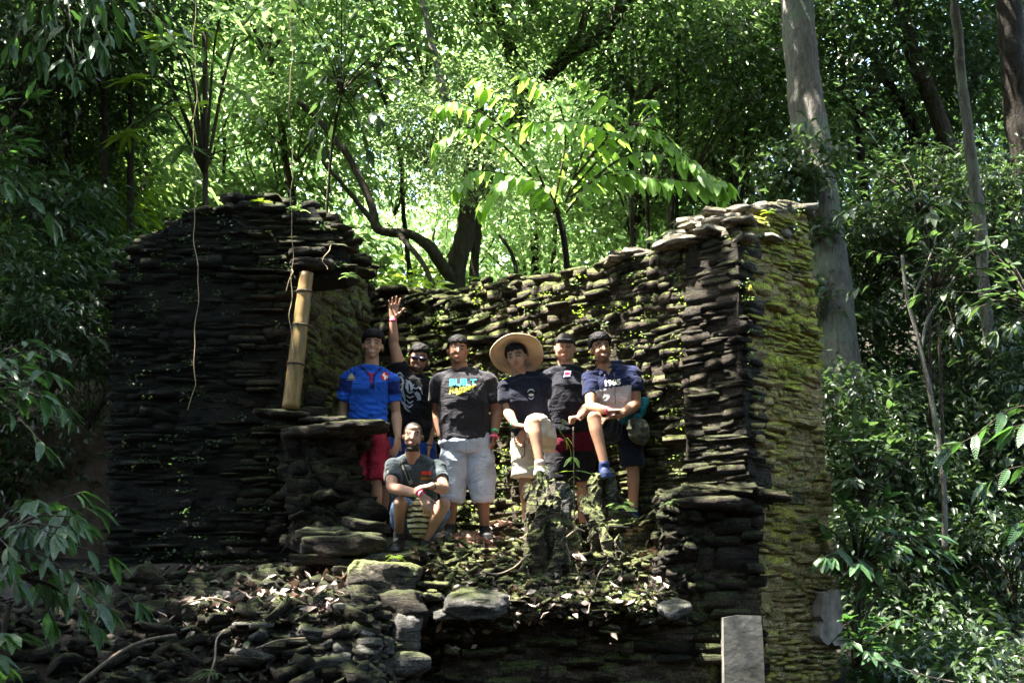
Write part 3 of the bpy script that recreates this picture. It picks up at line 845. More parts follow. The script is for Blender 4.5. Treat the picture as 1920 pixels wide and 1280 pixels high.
litter_mesh('leaf_litter', scatter(260, (-3.0, -.9), (9.7, 11.0), 13, .015, clumpy(1.6, 16, 0)), (.06, .14), M['litter'], 14, .7)
litter_mesh('leaf_litter', scatter(6000, (-5, 6), (7.5, 10.5), 5, .012), (.05, .12), M['litter_dark'], 6)
def chips(name, pts, size, mat, seed, budget=0):
    r = random.Random(seed); VV, FF, off = [], [], 0
    for p in pts:
        V, Fq = STONES[r.randrange(len(STONES))]
        L = r.uniform(*size)
        m = np.array(Matrix.Rotation(r.random() * 6.28, 3, 'Z') @ Matrix.Rotation(r.gauss(0, .35), 3, 'Y') @ Matrix.Rotation(r.gauss(0, .35), 3, 'X'))
        VV.append((V * (L, L * r.uniform(.5, .9), L * r.uniform(.12, .42))) @ m.T + p); FF.append(Fq + off); off += len(V)
    return tag(obj(name, mk(name, np.concatenate(VV), np.concatenate(FF), mat, False)), kind='stuff')
chips('rubble', scatter(2600, (-.75, 1.75), (10.75, 12.0), 7, .0, clumpy(1.8, 31, -.35)), (.04, .17), M['stone_back'], 8)
chips('rubble', scatter(500, (-1.25, -.5), (10.2, 11.3), 17, .02), (.06, .20), M['stone_dark'], 18)
chips('rubble', scatter(420, (-3.6, -.9), (9.5, 11.2), 119, .0), (.08, .30), M['stone_dark'], 120)
chips('rubble', scatter(90, (-2.6, -.9), (9.6, 10.5), 19, .01), (.06, .2), M['stone_pale'], 20)
chips('rubble', scatter(900, (-3.9, -.7), (9.4, 11.6), 9, .0, clumpy(1.5, 32, -.2)), (.03, .11), M['stone_dark'], 10)
chips('rubble', scatter(1500, (-2.5, 3), (8.8, 10.5), 11, .0), (.03, .13), M['stone_dark'], 12)
# terrace lip: mounded rubble and roots spilling over the low wall
r_ = random.Random(77)
lip = []
for _ in range(2300):
    t = r_.random(); px = 960 + 300 * t if r_.random() < .75 else r_.uniform(820, 960)
    py = (1068 if px > 960 else 1090) + r_.gauss(22, 30)
    Y = 10.72 + (1110 - py) * .006 + r_.uniform(-.05, .05)
    Y = min(max(Y, 10.6), 11.2)
    lip.append(P(px, py, Y))
lip = np.array([tuple(p) for p in lip])
chips('rubble', lip, (.03, .15), M['stone_back'], 78)
litter_mesh('leaf_litter', lip[::2] + np.random.default_rng(3).normal(0, .04, lip[::2].shape) + (0, -.03, .01), (.04, .10), M['litter'], 79, .9)
lump('earth_mound', P(1090, 1075, 11.45), (.75, .5, .24), M['stump_moss'], 33, .22, 'structure', sub=6)
lump('earth_mound', P(1200, 1050, 11.5), (.45, .4, .22), M['stump_moss'], 35, .22, 'structure', sub=6)
lump('earth_mound', P(690, 1085, 11.15), (.36, .40, .22), M['stone_dark'], 37, .25, 'structure', sub=6)
rq = random.Random(5)
for k, lab in enumerate(['flat dark stone on top of the rock step', 'block wedged against the sill wall foot', 'thin plate sticking out under the rock step', 'chunky stone below the rock step', 'flat stone beside the moss-topped boulder', 'dark broken stone left of the moss-topped boulder', 'rough block low on the left of the moss-topped boulder', 'small stone high at the sill wall foot']):
    px, py = [(668, 1008), (610, 1000), (600, 1050), (650, 1055), (668, 1075), (640, 1092), (668, 1120), (690, 985)][k]
    slab(px, py, 11.1 - .12 * (py - 990) / 30, rq.uniform(.2, .42), .3, rq.uniform(.06, .14), M['stone_dark'], lab, rq.uniform(-.4, .4), rq.uniform(-.1, .2), 70 + k, rq.uniform(-.15, .15), p=10)

def drop(n, xr, yr, seed, lift, keep=('ground', 'earth_mound', 'rubble', 'rock', 'leaf_litter'), z0=3.3, dens=None):
    r = np.random.default_rng(seed); dg = bpy.context.evaluated_depsgraph_get(); dg.update(); out = []
    x = r.uniform(*xr, n); y = r.uniform(*yr, n)
    if dens is not None:
        k = r.random(n) < dens(x, y); x, y = x[k], y[k]
    for a, c in zip(x, y):
        h = scene.ray_cast(dg, Vector((a, c, z0)), Vector((0, 0, -1)))
        if h[0] and h[4].name.split('.')[0] in keep: out.append((a, c, h[1].z + lift + .015 * r.random()))
    return np.array(out)
litter_mesh('leaf_litter', drop(7500, (-.75, 1.7), (10.78, 12.8), 1, .012, dens=clumpy(1.3, 5, -.7)), (.06, .14), M['litter'], 2, .35)
litter_mesh('leaf_litter', drop(260, (-2.5, -1.2), (9.9, 10.8), 91, .012, keep=('ground', 'rubble'), dens=clumpy(1.6, 16, -.1)), (.05, .13), M['litter'], 92, .5)
chips('rubble', drop(1300, (-.7, 1.7), (10.72, 11.4), 93, 0), (.03, .12), M['stone_back'], 94)

# broken stones filling the eroded left end of the ledge and the pilaster foot
rz_ = random.Random(8); fill = []
for _ in range(240):
    t = rz_.random(); px = 1236 + 60 * rz_.random() + 0; py = 930 + 190 * t
    fill.append(tuple(P(px + 20 * (1 - t) * rz_.random(), py, 10.72 + .25 * rz_.random())))
chips('rubble', np.array(fill), (.08, .22), M['stone_dark'], 111)

rs_ = random.Random(12); ms = []
for _ in range(420):
    py = rs_.uniform(800, 1030); px = rs_.uniform(560, 655 + 30 * math.sin(py * .035))
    ms.append(tuple(P(px, py, 11.66 - .10 * rs_.random() - .0006 * (py - 800))))
chips('rubble', np.array(ms), (.12, .34), M['stone_dark'], 131)
# ------------------------------------------------------------------ foliage
def leaves_mesh(name, pts, nrm, dirs, size, mat, seed, wid=.42, fold=.16, droop=.18):
    """one joined mesh of folded leaves; pts (n,3), dirs/nrm unit vectors"""
    r = np.random.default_rng(seed); n = len(pts)
    s = r.uniform(size[0], size[1], n)[:, None]
    side = np.cross(nrm, dirs); side /= np.linalg.norm(side, axis=1)[:, None] + 1e-9
    nrm = np.cross(dirs, side)
    w = wid * r.uniform(.8, 1.15, n)[:, None]
    b = pts
    mid = pts + dirs * s * .5
    L = pts + dirs * s * .42 + side * s * w * .5 + nrm * s * fold
    Rr = pts + dirs * s * .42 - side * s * w * .5 + nrm * s * fold
    L2 = pts + dirs * s * .72 + side * s * w * .33 + nrm * s * (fold * .6 - droop * .5)
    R2 = pts + dirs * s * .72 - side * s * w * .33 + nrm * s * (fold * .6 - droop * .5)
    tip = pts + dirs * s - nrm * s * droop
    W = np.stack([b, L, Rr, mid, L2, R2, tip], 1)
    Fb = np.array([[0, 3, 1], [0, 2, 3], [1, 3, 4], [2, 5, 3], [3, 6, 4], [3, 5, 6]])
    Fq = (Fb[None] + (np.arange(n) * 7)[:, None, None]).reshape(-1, 3)
    return mk(name, W.reshape(-1, 3), Fq, mat, False)
def unit(a): return a / (np.linalg.norm(a, axis=1)[:, None] + 1e-9)
def crown_pts(r, n_clump, per, rad, clump_r, hollow=.35, flat=.6, droop=.35):
    c = unit(r.normal(size=(n_clump, 3))) * (r.uniform(hollow, 1, (n_clump, 1)) ** .6) * rad
    c[:, 2] = np.abs(c[:, 2]) * np.where(r.random(n_clump) < .72, 1, -.7)
    cc = np.repeat(c, per, 0)
    off = r.normal(size=cc.shape) * clump_r * (1, 1, flat)
    p = cc + off
    d = unit(off * (1, 1, .4) + r.normal(size=cc.shape) * .12 * clump_r + unit(c * (1, 1, .3)).repeat(per, 0) * clump_r * .5)
    d[:, 2] -= r.uniform(0, droop * 2, len(d)); d = unit(d)
    nn = unit(np.stack([r.normal(0, .45, len(d)), r.normal(0, .45, len(d)), np.ones(len(d))], 1))
    return c, p, nn, d
def limbs(c, r, base, k, rad0, mat, name='limbs'):
    idx = r.choice(len(c), min(k, len(c)), replace=False)
    parts = []
    for i in idx:
        e = c[i]; m = base * .5 + e * .5 + r.normal(size=3) * .12 * np.linalg.norm(e) + (0, 0, .12)
        p = smooth_path([base, m, e], 5)
        parts.append(tube(p, list(np.linspace(rad0, rad0 * .2, len(p))), 5, False))
    v, f = merge(parts)
    return mk(name, v, np.array(f), mat)
CROWNS = {}
def make_crown(key, seed, n_clump, per, rad, clump_r, size, mat, wid=.42, limb=7, lr=.028, bark='bark_brown', **kw):
    r = np.random.default_rng(seed)
    c, p, nn, d = crown_pts(r, n_clump, per, np.array(rad), clump_r, **kw)
    CROWNS[key] = (leaves_mesh('crown', p, nn, d, size, M[mat], seed, wid), limbs(c, r, np.array([0, 0, -rad[2] * .9]), limb, lr, M[bark]))
for i in range(3):
    make_crown(('med', i), 10 + i, 190, 14, (2.4, 2.4, 1.5), .34, (.13, .26), 'leaf')
    make_crown(('back', i), 20 + i, 190, 13, (2.8, 2.8, 2.0), .38, (.14, .28), 'leaf_back')
    make_crown(('dark', i), 30 + i, 220, 16, (2.4, 2.4, 1.8), .32, (.12, .23), 'leaf_dark')
    make_crown(('shrub', i), 40 + i, 70, 14, (.9, .9, .75), .16, (.10, .19), 'leaf_grey', .36, 22, .014)
    make_crown(('gshrub', i), 45 + i, 80, 14, (1.0, 1.0, .8), .17, (.10, .20), 'leaf', .36, 22, .014)
for i in range(3): make_crown(('dshrub', i), 60 + i, 75, 14, (.9, .9, .8), .17, (.10, .20), 'leaf_dark', .36, 22, .014)
make_crown(('bshrub', 0), 51, 80, 15, (.9, .9, .8), .18, (.11, .20), 'leaf_yellow', .36, 22, .014)

def blob(kind, i, c, s, root, rz=None, name='crown'):
    lm, bm_ = CROWNS[(kind, i)]
    a = random.random() * 6.28 if rz is None else rz
    loc = Vector(c) - root.location
    for nm, me in ((name, lm), ('limbs', bm_)):
        o = obj(nm, me, root, loc, (0, 0, a), s if hasattr(s, '__len__') else (s, s, s))
        if nm == 'crown': o['kind'] = 'stuff'
def trunk_tube(pts, r0, r1, mat, root, seg=12, jit=.02, seed=0, name='trunk', n=10, flare=0):
    p = smooth_path(pts, n)
    rad = list(np.linspace(r0, r1, len(p)))
    if flare:
        for i in range(len(p)):
            rad[i] *= 1 + flare * math.exp(-i / len(p) * 9)
    v, f = tube(p, rad, seg, True, jit, seed)
    return wmesh(name, mk(name, v, f, M[mat]), root)

# --- background trees in three depths; every one a thing with trunk, limbs and crown
def bgtree(x, y, crown_z, kind, label, group, s=1.0, lean=(0, 0), r0=.09, bark='bark_brown', two=True):
    z0 = gz(x, y) - .3
    root = empty('forest_tree', (x, y, z0), label, 'tree', group)
    tx, ty = x + lean[0], y + lean[1]
    trunk_tube([(x, y, z0), (x + lean[0] * .3 + .1, y, z0 + (crown_z - z0) * .5), (tx, ty, crown_z)], r0, r0 * .5, bark, root, 8, .02, int(x * 10) % 99, n=6)
    blob(kind, random.randrange(3), (tx, ty, crown_z + 1.1 * s), s, root)
    if two:
        blob(kind, random.randrange(3), (tx + random.uniform(-1.6, 1.6) * s, ty + random.uniform(-.5, 1.5), crown_z - 1.2 * s), s * .8, root)
    return root
rt = random.Random(9)
for k in range(17):                      # nearest row, left and centre: leafy, sunlit
    x = -8.2 + k * .98 + rt.uniform(-.4, .4); y = rt.uniform(16.5, 20)
    if x > 4: continue
    if -1.6 < x < 2.3: y += 3.5
    if -2.4 < x < -.2: continue
    bgtree(x, y, rt.uniform(5.6, 9.6) if x < -2 else rt.uniform(8.2, 10.5), rt.choice(['med', 'med', 'back']), 'slim leafy tree of the sunlit wood behind the ruin', 'slim trees behind the ruin', rt.uniform(.75, 1.0), (rt.uniform(-.6, .6), 0), rt.uniform(.05, .09))
for k in range(15):
    x = -11 + k * 1.65 + rt.uniform(-.6, .6); y = rt.uniform(23, 28)
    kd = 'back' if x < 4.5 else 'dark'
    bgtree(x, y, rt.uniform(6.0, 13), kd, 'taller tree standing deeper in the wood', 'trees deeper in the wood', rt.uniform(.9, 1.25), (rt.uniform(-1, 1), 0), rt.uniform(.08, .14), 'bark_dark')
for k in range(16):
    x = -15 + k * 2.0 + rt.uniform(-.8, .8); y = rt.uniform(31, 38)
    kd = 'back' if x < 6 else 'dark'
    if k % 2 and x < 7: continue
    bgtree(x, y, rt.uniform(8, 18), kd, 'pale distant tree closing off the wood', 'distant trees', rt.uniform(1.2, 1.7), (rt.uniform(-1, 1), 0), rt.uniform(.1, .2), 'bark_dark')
# undergrowth behind the walls
for k in range(16):
    x = rt.uniform(-6.5, 3.0); y = rt.uniform(15.6, 20)
    root = empty('undergrowth_shrub', (x, y, gz(x, y)), 'bright green shrub of the undergrowth seen over the walls', 'shrub', 'undergrowth shrubs')
    z = 1.6 + .235 * y + rt.uniform(-.6, .5) + (1.2 if x < -4 else 0) - (1.0 if -2.6 < x < 1.4 else 0)
    trunk_tube([(x, y, gz(x, y) - .2), (x + .1, y, z - .5)], .03, .02, 'bark_brown', root, 6, .01, k, 'stem', 4)
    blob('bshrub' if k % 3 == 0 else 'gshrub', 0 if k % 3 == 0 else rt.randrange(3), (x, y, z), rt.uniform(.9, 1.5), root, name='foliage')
# thin straight stems, cane-like, left and centre-right
for k, (px, Y) in enumerate([(20, 15), (62, 16), (115, 15.5), (180, 17), (215, 16), (245, 17), (262, 16.5), (330, 18), (395, 19), (1180, 19), (1212, 20), (1250, 19), (1290, 21), (1335, 20), (1372, 19), (1405, 20)]):
    b = P(px + rt.uniform(-20, 20), 620, Y); t = P(px + rt.uniform(-15, 35), -30, Y)
    root = empty('cane_stem', (b.x, b.y, gz(b.x, b.y) - .2), 'thin straight dark stem in the thicket', 'stem', 'thin stems in the thicket')
    trunk_tube([root.location, b, b.lerp(t, .5) + Vector((rt.uniform(-.15, .15), 0, 0)), t], .035, .022, 'bark_dark' if k % 3 else 'bark_brown', root, 6, .008, k, 'stem', 6)
# right bank: dark shrubs rising up the slope
for k in range(58):
    px = rt.uniform(1560, 1990); py = rt.uniform(330, 1330) if k < 46 else rt.uniform(1230, 1345)
    Y = 12.6 + (1330 - py) * .0045 + rt.uniform(-.5, 1.2)
    if py < 760 and px < 1640: Y = max(Y, 16.6)
    if k >= 46:
        px = rt.uniform(1660, 1960); py += 60; Y = 11.2 + rt.random()
    c = P(px, py, Y)
    root = empty('bank_shrub', (c.x, c.y, c.z - .8), 'dull green shrub on the dark bank right of the ruin', 'shrub', 'shrubs on the right bank')
    blob('shrub', rt.randrange(3), c, rt.uniform(.7, 1.05), root, name='foliage')
for k, (px, py, Y, sz) in enumerate([(20, 560, 12.4, .8), (95, 640, 12.2, .7), (150, 560, 13.0, .8), (110, 470, 13.5, .9), (30, 430, 13.2, .9), (170, 720, 12.8, .6), (30, 770, 14.5, .9), (130, 860, 14.2, .8), (60, 930, 14.0, .8), (-20, 860, 14.0, .9)]):
    c = P(px, py, Y); root = empty('shade_shrub', (c.x, c.y, c.z - .7), 'dark shrub in the gloom left of the big dark wall', 'shrub', 'dark shrubs left of the wall')
    blob('dshrub', k % 3, c, sz, root, name='foliage')
for k in range(7):
    px, py = [(1600, 60), (1690, 150), (1800, 60), (1880, 210), (1360, 130), (1420, 300), (1350, 20)][k]
    c = P(px, py, 19 + k * .6)
    root = empty('forest_tree', (c.x + .3, c.y, 3), 'dark-leaved tree crown over the right bank', 'tree', 'dark trees over the right bank')
    trunk_tube([(c.x + .3, c.y, 3), (c.x + .1, c.y, (3 + c.z) / 2), (c.x, c.y, c.z - 1)], .08, .05, 'bark_dark', root, 8, .02, k)
    blob('dark', k % 3, c, .85, root)

for k, (px, py, Y, sz) in enumerate([(40, 60, 14, .6), (130, 110, 14.5, .55), (200, 20, 14, .55), (60, 200, 14.6, .5), (-10, 130, 13.5, .6), (150, 230, 15.5, .45), (250, -30, 14.5, .5), (70, 330, 15, .45)]):
    c = P(px, py, Y); root = empty('forest_tree', (c.x, c.y, 2.5), 'dark crown filling the upper left corner of the wood', 'tree', 'dark crowns in the upper left corner')
    trunk_tube([(c.x, c.y, 2.5), (c.x + .1, c.y, (2.5 + c.z) / 2), (c.x, c.y, c.z - .5)], .05, .03, 'bark_dark', root, 7, .02, k)
    blob('dark', k % 3, c, sz, root)
# --- individual trunks the photo lets one tell apart
def trunk_tree(name, pts, r0, r1, bark, label, cat='tree', flare=0, jit=.03, seg=20, crown=None, n=12):
    pp = [P(*q) for q in pts]
    root = empty(name, pp[0], label, cat)
    trunk_tube(pp, r0, r1, bark, root, seg, jit, len(label), n=n, flare=flare)
    if crown:
        for (px, py, Y, s, kd) in crown: blob(kd, 1, P(px, py, Y), s, root)
    return root
big = trunk_tree('tall_tree', [(1600, 1000, 15.5), (1578, 760, 15.5), (1560, 560, 15.6), (1532, 330, 15.8), (1506, 130, 16), (1488, -60, 16.2)], .27, .185, 'bark_grey', 'tall grey lichen-stained trunk rising behind the mossy wall end', flare=.25, jit=.02, crown=[(1470, -420, 16.5, 1.4, 'dark')])
r = np.random.default_rng(4)
# climbing leaves on the big trunk
for (px, py, n_, sp) in ((1500, 300, 260, (.5, .25, .32)), (1470, 345, 200, (.4, .25, .22)), (1540, 560, 120, (.18, .22, .2)), (1545, 430, 60, (.16, .2, .12))):
    c = np.array(P(px, py, 15.45)); p = c + r.normal(size=(n_, 3)) * sp * .6
    d = unit(r.normal(size=(n_, 3)) * (1, 1, .4) + (0, -.4, -.35)); nn = unit(r.normal(size=(n_, 3)) * .35 + (0, -.3, 1))
    me = leaves_mesh('climbing_foliage', p, nn, d, (.11, .20), M['leaf_grey'], 3)
    o = obj('climbing_foliage', me, big, -big.location); o['kind'] = 'stuff'
trunk_tree('slender_tree', [(1860, 660, 15), (1846, 560, 15), (1835, 400, 15), (1815, 250, 15), (1797, 90, 15), (1786, -40, 15)], .075, .05, 'bark_grey', 'slender pale trunk near the right edge', jit=.015)
trunk_tree('leaning_tree', [(1780, 285, 19), (1752, 200, 19), (1715, 110, 19), (1690, 20, 19), (1680, -60, 19)], .12, .10, 'bark_brown', 'brown trunk leaning left behind the slender pale trunk', crown=[(1640, -300, 19.5, 1.0, 'dark')])
trunk_tree('leaning_tree', [(1745, 300, 21), (1690, 200, 21), (1640, 110, 21), (1590, 30, 21)], .10, .07, 'bark_dark', 'thin dark trunk leaning far left between the grey and slender trunks', crown=[(1540, -200, 21.5, .9, 'dark')])
trunk_tree('tall_tree', [(1925, 360, 17), (1912, 240, 17), (1900, 120, 17), (1888, -40, 17)], .17, .15, 'bark_dark', 'broad brown trunk cut by the upper right edge', crown=[(1900, -350, 17.5, 1.1, 'dark')])
trunk_tree('forked_sapling', [(1772, 1030, 12.5), (1768, 900, 12.5), (1745, 740, 12.5), (1722, 640, 12.5), (1700, 550, 12.5), (1692, 480, 12.5)], .028, .016, 'bark_grey', 'thin pale forked stem before the dark bank', jit=.008, seg=8)
fs = bpy.data.objects[-1] if False else [o for o in C.objects if o.name.startswith('forked_sapling')][0]
trunk_tube([P(1727, 655, 12.5), P(1738, 600, 12.5), P(1760, 565, 12.5), P(1790, 520, 12.5)], .016, .008, 'bark_grey', fs, 6, .005, 3, 'branch', 6)
trunk_tube([P(1708, 570, 12.5), P(1740, 490, 12.5), P(1755, 440, 12.5), P(1745, 390, 12.5)], .013, .006, 'bark_grey', fs, 6, .005, 4, 'branch', 6)
# trees behind the back wall
mid = trunk_tree('forked_tree', [(835, 640, 17), (858, 500, 17), (876, 400, 17), (884, 330, 17.1), (890, 260, 17.4), (900, 190, 17.6)], .15, .05, 'bark_brown', 'forked trunk standing behind the back wall near the raised hand', jit=.04)
trunk_tube([P(846, 520, 16.9), P(812, 476, 16.7), P(768, 440, 16.6), P(712, 432, 16.5), P(694, 385, 16.5), P(655, 300, 16.5), P(612, 240, 16.5), P(560, 190, 16.4)], .075, .03, 'bark_brown', mid, 10, .03, 9, 'bough', 8)
trunk_tube([P(712, 432, 16.5), P(670, 380, 16.4), P(620, 320, 16.3), P(590, 280, 16.2)], .04, .02, 'bark_brown', mid, 8, .02, 10, 'bough', 6)
trunk_tube([P(745, 436, 16.5), P(790, 490, 16.3), P(815, 540, 16.2)], .035, .03, 'bark_brown', mid, 8, .02, 12, 'bough', 6)
for (px, py, Y, s, kd, i) in ((650, 60, 17.5, .75, 'med', 0), (800, 40, 18, .7, 'med', 2), (560, 230, 17.4, .38, 'med', 1), (740, 330, 17.6, .3, 'back', 1), (885, 210, 16.8, .42, 'med', 0), (905, 330, 16.2, .26, 'back', 0), (800, 250, 16.4, .3, 'med', 2)):
    blob(kd, i, P(px, py, Y), s, mid)
up = trunk_tree('mossy_tree', [(880, 640, 19), (896, 430, 19), (925, 300, 18.8), (985, 195, 18.6), (1060, 110, 18.2), (1130, 60, 18), (1200, -30, 17.8)], .09, .10, 'bark_brown', 'mossy trunk whose big bough rises to the upper right over the green sapling', jit=.05)
trunk_tube([P(985, 200, 18.6), P(962, 110, 18.4), P(930, 30, 18.2), P(905, -40, 18)], .10, .07, 'bark_brown', up, 10, .04, 3, 'bough', 8)
trunk_tube([P(1060, 110, 18.2), P(1090, 50, 18), P(1110, -20, 18)], .06, .05, 'bark_grey', up, 10, .03, 5, 'bough', 8)
for (px, py, Y, s, kd, i) in ((1000, 100, 18.2, .30, 'med', 0), (1200, 60, 18.2, .75, 'med', 1), (1290, 190, 18.5, .7, 'dark', 1), (900, -60, 18, .7, 'med', 0), (1080, -50, 18, .7, 'dark', 2)):
    blob(kd, i, P(px, py, Y), s, up)
for k, (pts, r0, lab) in enumerate([
    ([(1068, 560, 15.5), (1058, 450, 15.5), (1046, 400, 15.5), (1020, 350, 15.5)], .04, 'slim dark stem under the bright green sapling'),
    ([(778, 600, 17.5), (760, 430, 17.5), (752, 300, 17.5), (735, 230, 17.5), (700, 120, 17.6)], .035, 'slim dark stem left of the forked trunk'),
    ([(975, 560, 16), (960, 480, 16), (935, 440, 16)], .03, 'short curved stem behind the middle of the back wall'),
    ([(835, 190, 16.4), (820, 120, 16.5), (800, 40, 16.6), (780, -40, 16.6)], .05, 'pale thin trunk crossing the upper middle'),
    ([(88, 460, 15), (82, 330, 15), (78, 200, 15), (85, 60, 15), (80, -40, 15)], .09, 'dark rough trunk at the upper left')]):
    trunk_tree('slim_tree', pts, r0, r0 * .7, 'bark_dark' if k != 3 else 'bark_grey', lab, seg=10, jit=.02)

# --- single large leaves as parts
def big_leaf(seed, wid=.42, curl=.18, seg=7):
    V, Fc = [], []
    rr_ = random.Random(seed); tw = rr_.uniform(-.1, .1)
    for i in range(seg + 1):
        t = i / seg
        w = wid * .5 * (math.sin(math.pi * min(1, t * .96 + .02) ** .8) ** .75) * (1 - .12 * t)
        z = -curl * t * t
        for k, s in enumerate((-1, 0, 1)):
            V.append((t, s * w + tw * t * t * .3, z + abs(s) * w * .28 + .02 * math.sin(t * 14) * abs(s)))
    for i in range(seg):
        for k in range(2):
            a = i * 3 + k
            Fc.append((a, a + 3, a + 4, a + 1))
    return V, Fc
def leaf_set(mat, wid, curl): return [mk('leaf', *big_leaf(s, wid * random.uniform(.9, 1.1), curl * (.6 + .35 * s)), M[mat]) for s in range(4)]
LS = {'sapling': leaf_set('leaf_sapling', .48, .22), 'near': leaf_set('leaf_near', .36, .22), 'lance': leaf_set('leaf_yellow', .22, .22), 'lance_grey': leaf_set('leaf', .24, .22), 'grey': leaf_set('leaf_grey', .38, .2)}
def put_leaf(root, kind, p, d, size, roll=0.0, rl=random):
    d = Vector(d).normalized()
    up = Vector((rl.gauss(0, .2), rl.gauss(0, .2), 1))
    y = up.cross(d)
    if y.length < .05: y = Vector((0, 1, 0))
    y.normalize(); z = d.cross(y)
    m = Matrix((d, y, z)).transposed() @ Matrix.Rotation(roll, 3, 'X')
    o = obj('leaf', rl.choice(LS[kind]), root, Vector(p) - root.location, m.to_euler(), (size,) * 3)
    return o
def branchy(root, paths, kind, size, step, rl, ang=1.0, droop=.3, mat='bark_brown', r0=.008, tipw=True, stem_name='stem', bias=(0, 0, 0)):
    tubes = []
    for pts in paths:
        p = smooth_path(pts, 8)
        tubes.append(tube(p, list(np.linspace(r0, r0 * .35, len(p))), 5))
        acc, side = 0, 1
        for i in range(2, len(p)):
            acc += (p[i] - p[i - 1]).length
            if acc > step:
                acc = 0; side = -side
                d = (p[i] - p[i - 1]).normalized()
                lat = d.cross(Vector((0, 0, 1))).normalized() * side
                dd = d * rl.uniform(.3, .8) + lat * ang * rl.uniform(.6, 1.1) + Vector((0, 0, -droop * rl.uniform(.5, 1.5))) + Vector(bias)
                put_leaf(root, kind, p[i], dd, rl.uniform(*size), rl.uniform(-.35, .35), rl)
        if tipw:
            d = (p[-1] - p[-2]).normalized()
            for a in (-.5, .1, .6):
                put_leaf(root, kind, p[-1], d + Vector((a, rl.uniform(-.3, .3), -droop)), rl.uniform(*size), 0, rl)
    v, f = merge(tubes)
    wmesh(stem_name, mk(stem_name, v, f, M[mat]), root)

# bright drooping sapling above the back wall
rl = random.Random(3)
sap = empty('young_tree', P(1068, 560, 14.6), 'bright green sapling with large drooping leaves spreading over the back wall', 'tree')
Ys = 13.6
B = []
def br(*q): B.append([P(a, b, c) for a, b, c in q])
br((1040, 400, Ys), (1000, 300, Ys), (960, 200, 13.4), (900, 150, 13.3)); br((1040, 380, Ys), (1060, 260, Ys), (1040, 180, 13.3), (985, 140, 13.2))
br((1060, 380, Ys), (1100, 270, 13.5), (1150, 200, 13.3), (1100, 155, 13.2)); br((1060, 370, Ys), (1160, 260, 13.4), (1220, 220, 13.2), (1215, 190, 13.1))
br((1070, 370, Ys), (1180, 290, 13.4), (1270, 300, 13.2), (1365, 345, 13.0)); br((1070, 340, Ys), (1170, 240, 13.4), (1260, 270, 13.1), (1330, 335, 13.0))
br((1050, 400, Ys), (980, 340, 13.5), (900, 320, 13.4), (860, 345, 13.3)); br((1030, 370, Ys), (940, 270, 13.4), (870, 240, 13.3), (820, 270, 13.2))
br((1060, 400, Ys), (1110, 340, 13.3), (1170, 320, 13.2), (1250, 345, 13.1)); br((1000, 300, Ys), (930, 230, 13.3), (860, 190, 13.3), (830, 200, 13.3))
br((1100, 300, 13.4), (1140, 250, 13.3), (1080, 230, 13.2), (1000, 230, 13.1)); br((1050, 400, Ys), (1020, 350, 13.3), (960, 330, 13.2), (905, 380, 13.1))
br((1120, 330, 13.3), (1190, 330, 13.2), (1290, 340, 13.1), (1345, 360, 13.0)); br((1180, 230, 13.3), (1240, 250, 13.1), (1290, 300, 13.0), (1350, 350, 12.9))
branchy(sap, B, 'sapling', (.15, .235), .032, rl, 1.1, .95, r0=.014, stem_name='branch', bias=(0, -.25, 0))
trunk_tube([P(1068, 560, 14.6), P(1056, 450, 14.2), P(1040, 380, 13.7)], .03, .018, 'bark_dark', sap, 8, .01, 2)

# pale-leaved whorled tree at the upper left
wh = empty('whorled_tree', P(380, 700, 14.2), 'tree with yellow-green whorls of long narrow leaves at the upper left', 'tree')
tb = []
WH = [(375, 60), (430, 50), (330, 90), (405, 95), (470, 60), (350, 130), (300, 60), (440, 120), (395, 150), (340, 180), (275, 215), (330, 225), (370, 200), (420, 200), (345, 275), (300, 170), (460, 165), (500, 110), (250, 150), (385, 265), (410, 20), (345, 15), (480, 20), (290, 120), (230, 250), (440, 250)]
for i, (px, py) in enumerate(WH[::2]):
    c = P(px + rl.uniform(-12, 12), py + rl.uniform(-10, 10), rl.uniform(12.6, 14.2))
    tb.append(tube(smooth_path([P(385, 330, 14), (P(385, 200, 14) + c) / 2 + Vector((0, 0, .1)), c], 6), list(np.linspace(.018, .006, 13)), 5))
    for k in range(10):
        a = 6.28 * k / 10 + rl.random()
        put_leaf(wh, 'lance' if i % 3 == 0 else 'lance_grey', c, (math.cos(a), math.sin(a), rl.uniform(-.45, .35)), rl.uniform(.20, .34), 0, rl)
tb.append(tube(smooth_path([P(380, 700, 14.2), P(384, 500, 14.1), P(385, 330, 14), P(384, 60, 13.9)], 8), .028, 6))
v, f = merge(tb); wmesh('branch', mk('branch', v, f, M['bark_brown']), wh)
# pale big leaves mid-left (broad, grey-green, shiny)
def leafy_tree(name, label, cpx, Y, n, spread, kind, size, seed, trunk, cat='tree', mat='bark_brown', droop=.3, r0=.01, origin=None):
    r2 = random.Random(seed); root = empty(name, P(*trunk[0]), label, cat)
    paths = []
    o = P(*(origin or trunk[-1]))
    for _ in range(n):
        e = P(cpx[0] + r2.gauss(0, spread[0]), cpx[1] + r2.gauss(0, spread[1]), Y + r2.uniform(-.5, .5))
        m = o.lerp(e, .5) + Vector((0, 0, .12 * (e - o).length))
        paths.append([o, m, e])
    branchy(root, paths, kind, size, .13 * size[1] / .2, r2, .8, droop, mat, r0, stem_name='branch')
    if len(trunk) > 1:
        trunk_tube([P(*t) for t in trunk], .02, .014, mat, root, 6, .005, seed, 'trunk', 6)
    return root
leafy_tree('broadleaf_tree', 'tree with broad shiny grey-green leaves between whorled tree and sapling', (640, 110), 15, 22, (75, 75), 'grey', (.14, .24), 5, [(600, 600, 15.6), (620, 300, 15.4), (640, 180, 15)], origin=(640, 170, 15.2))
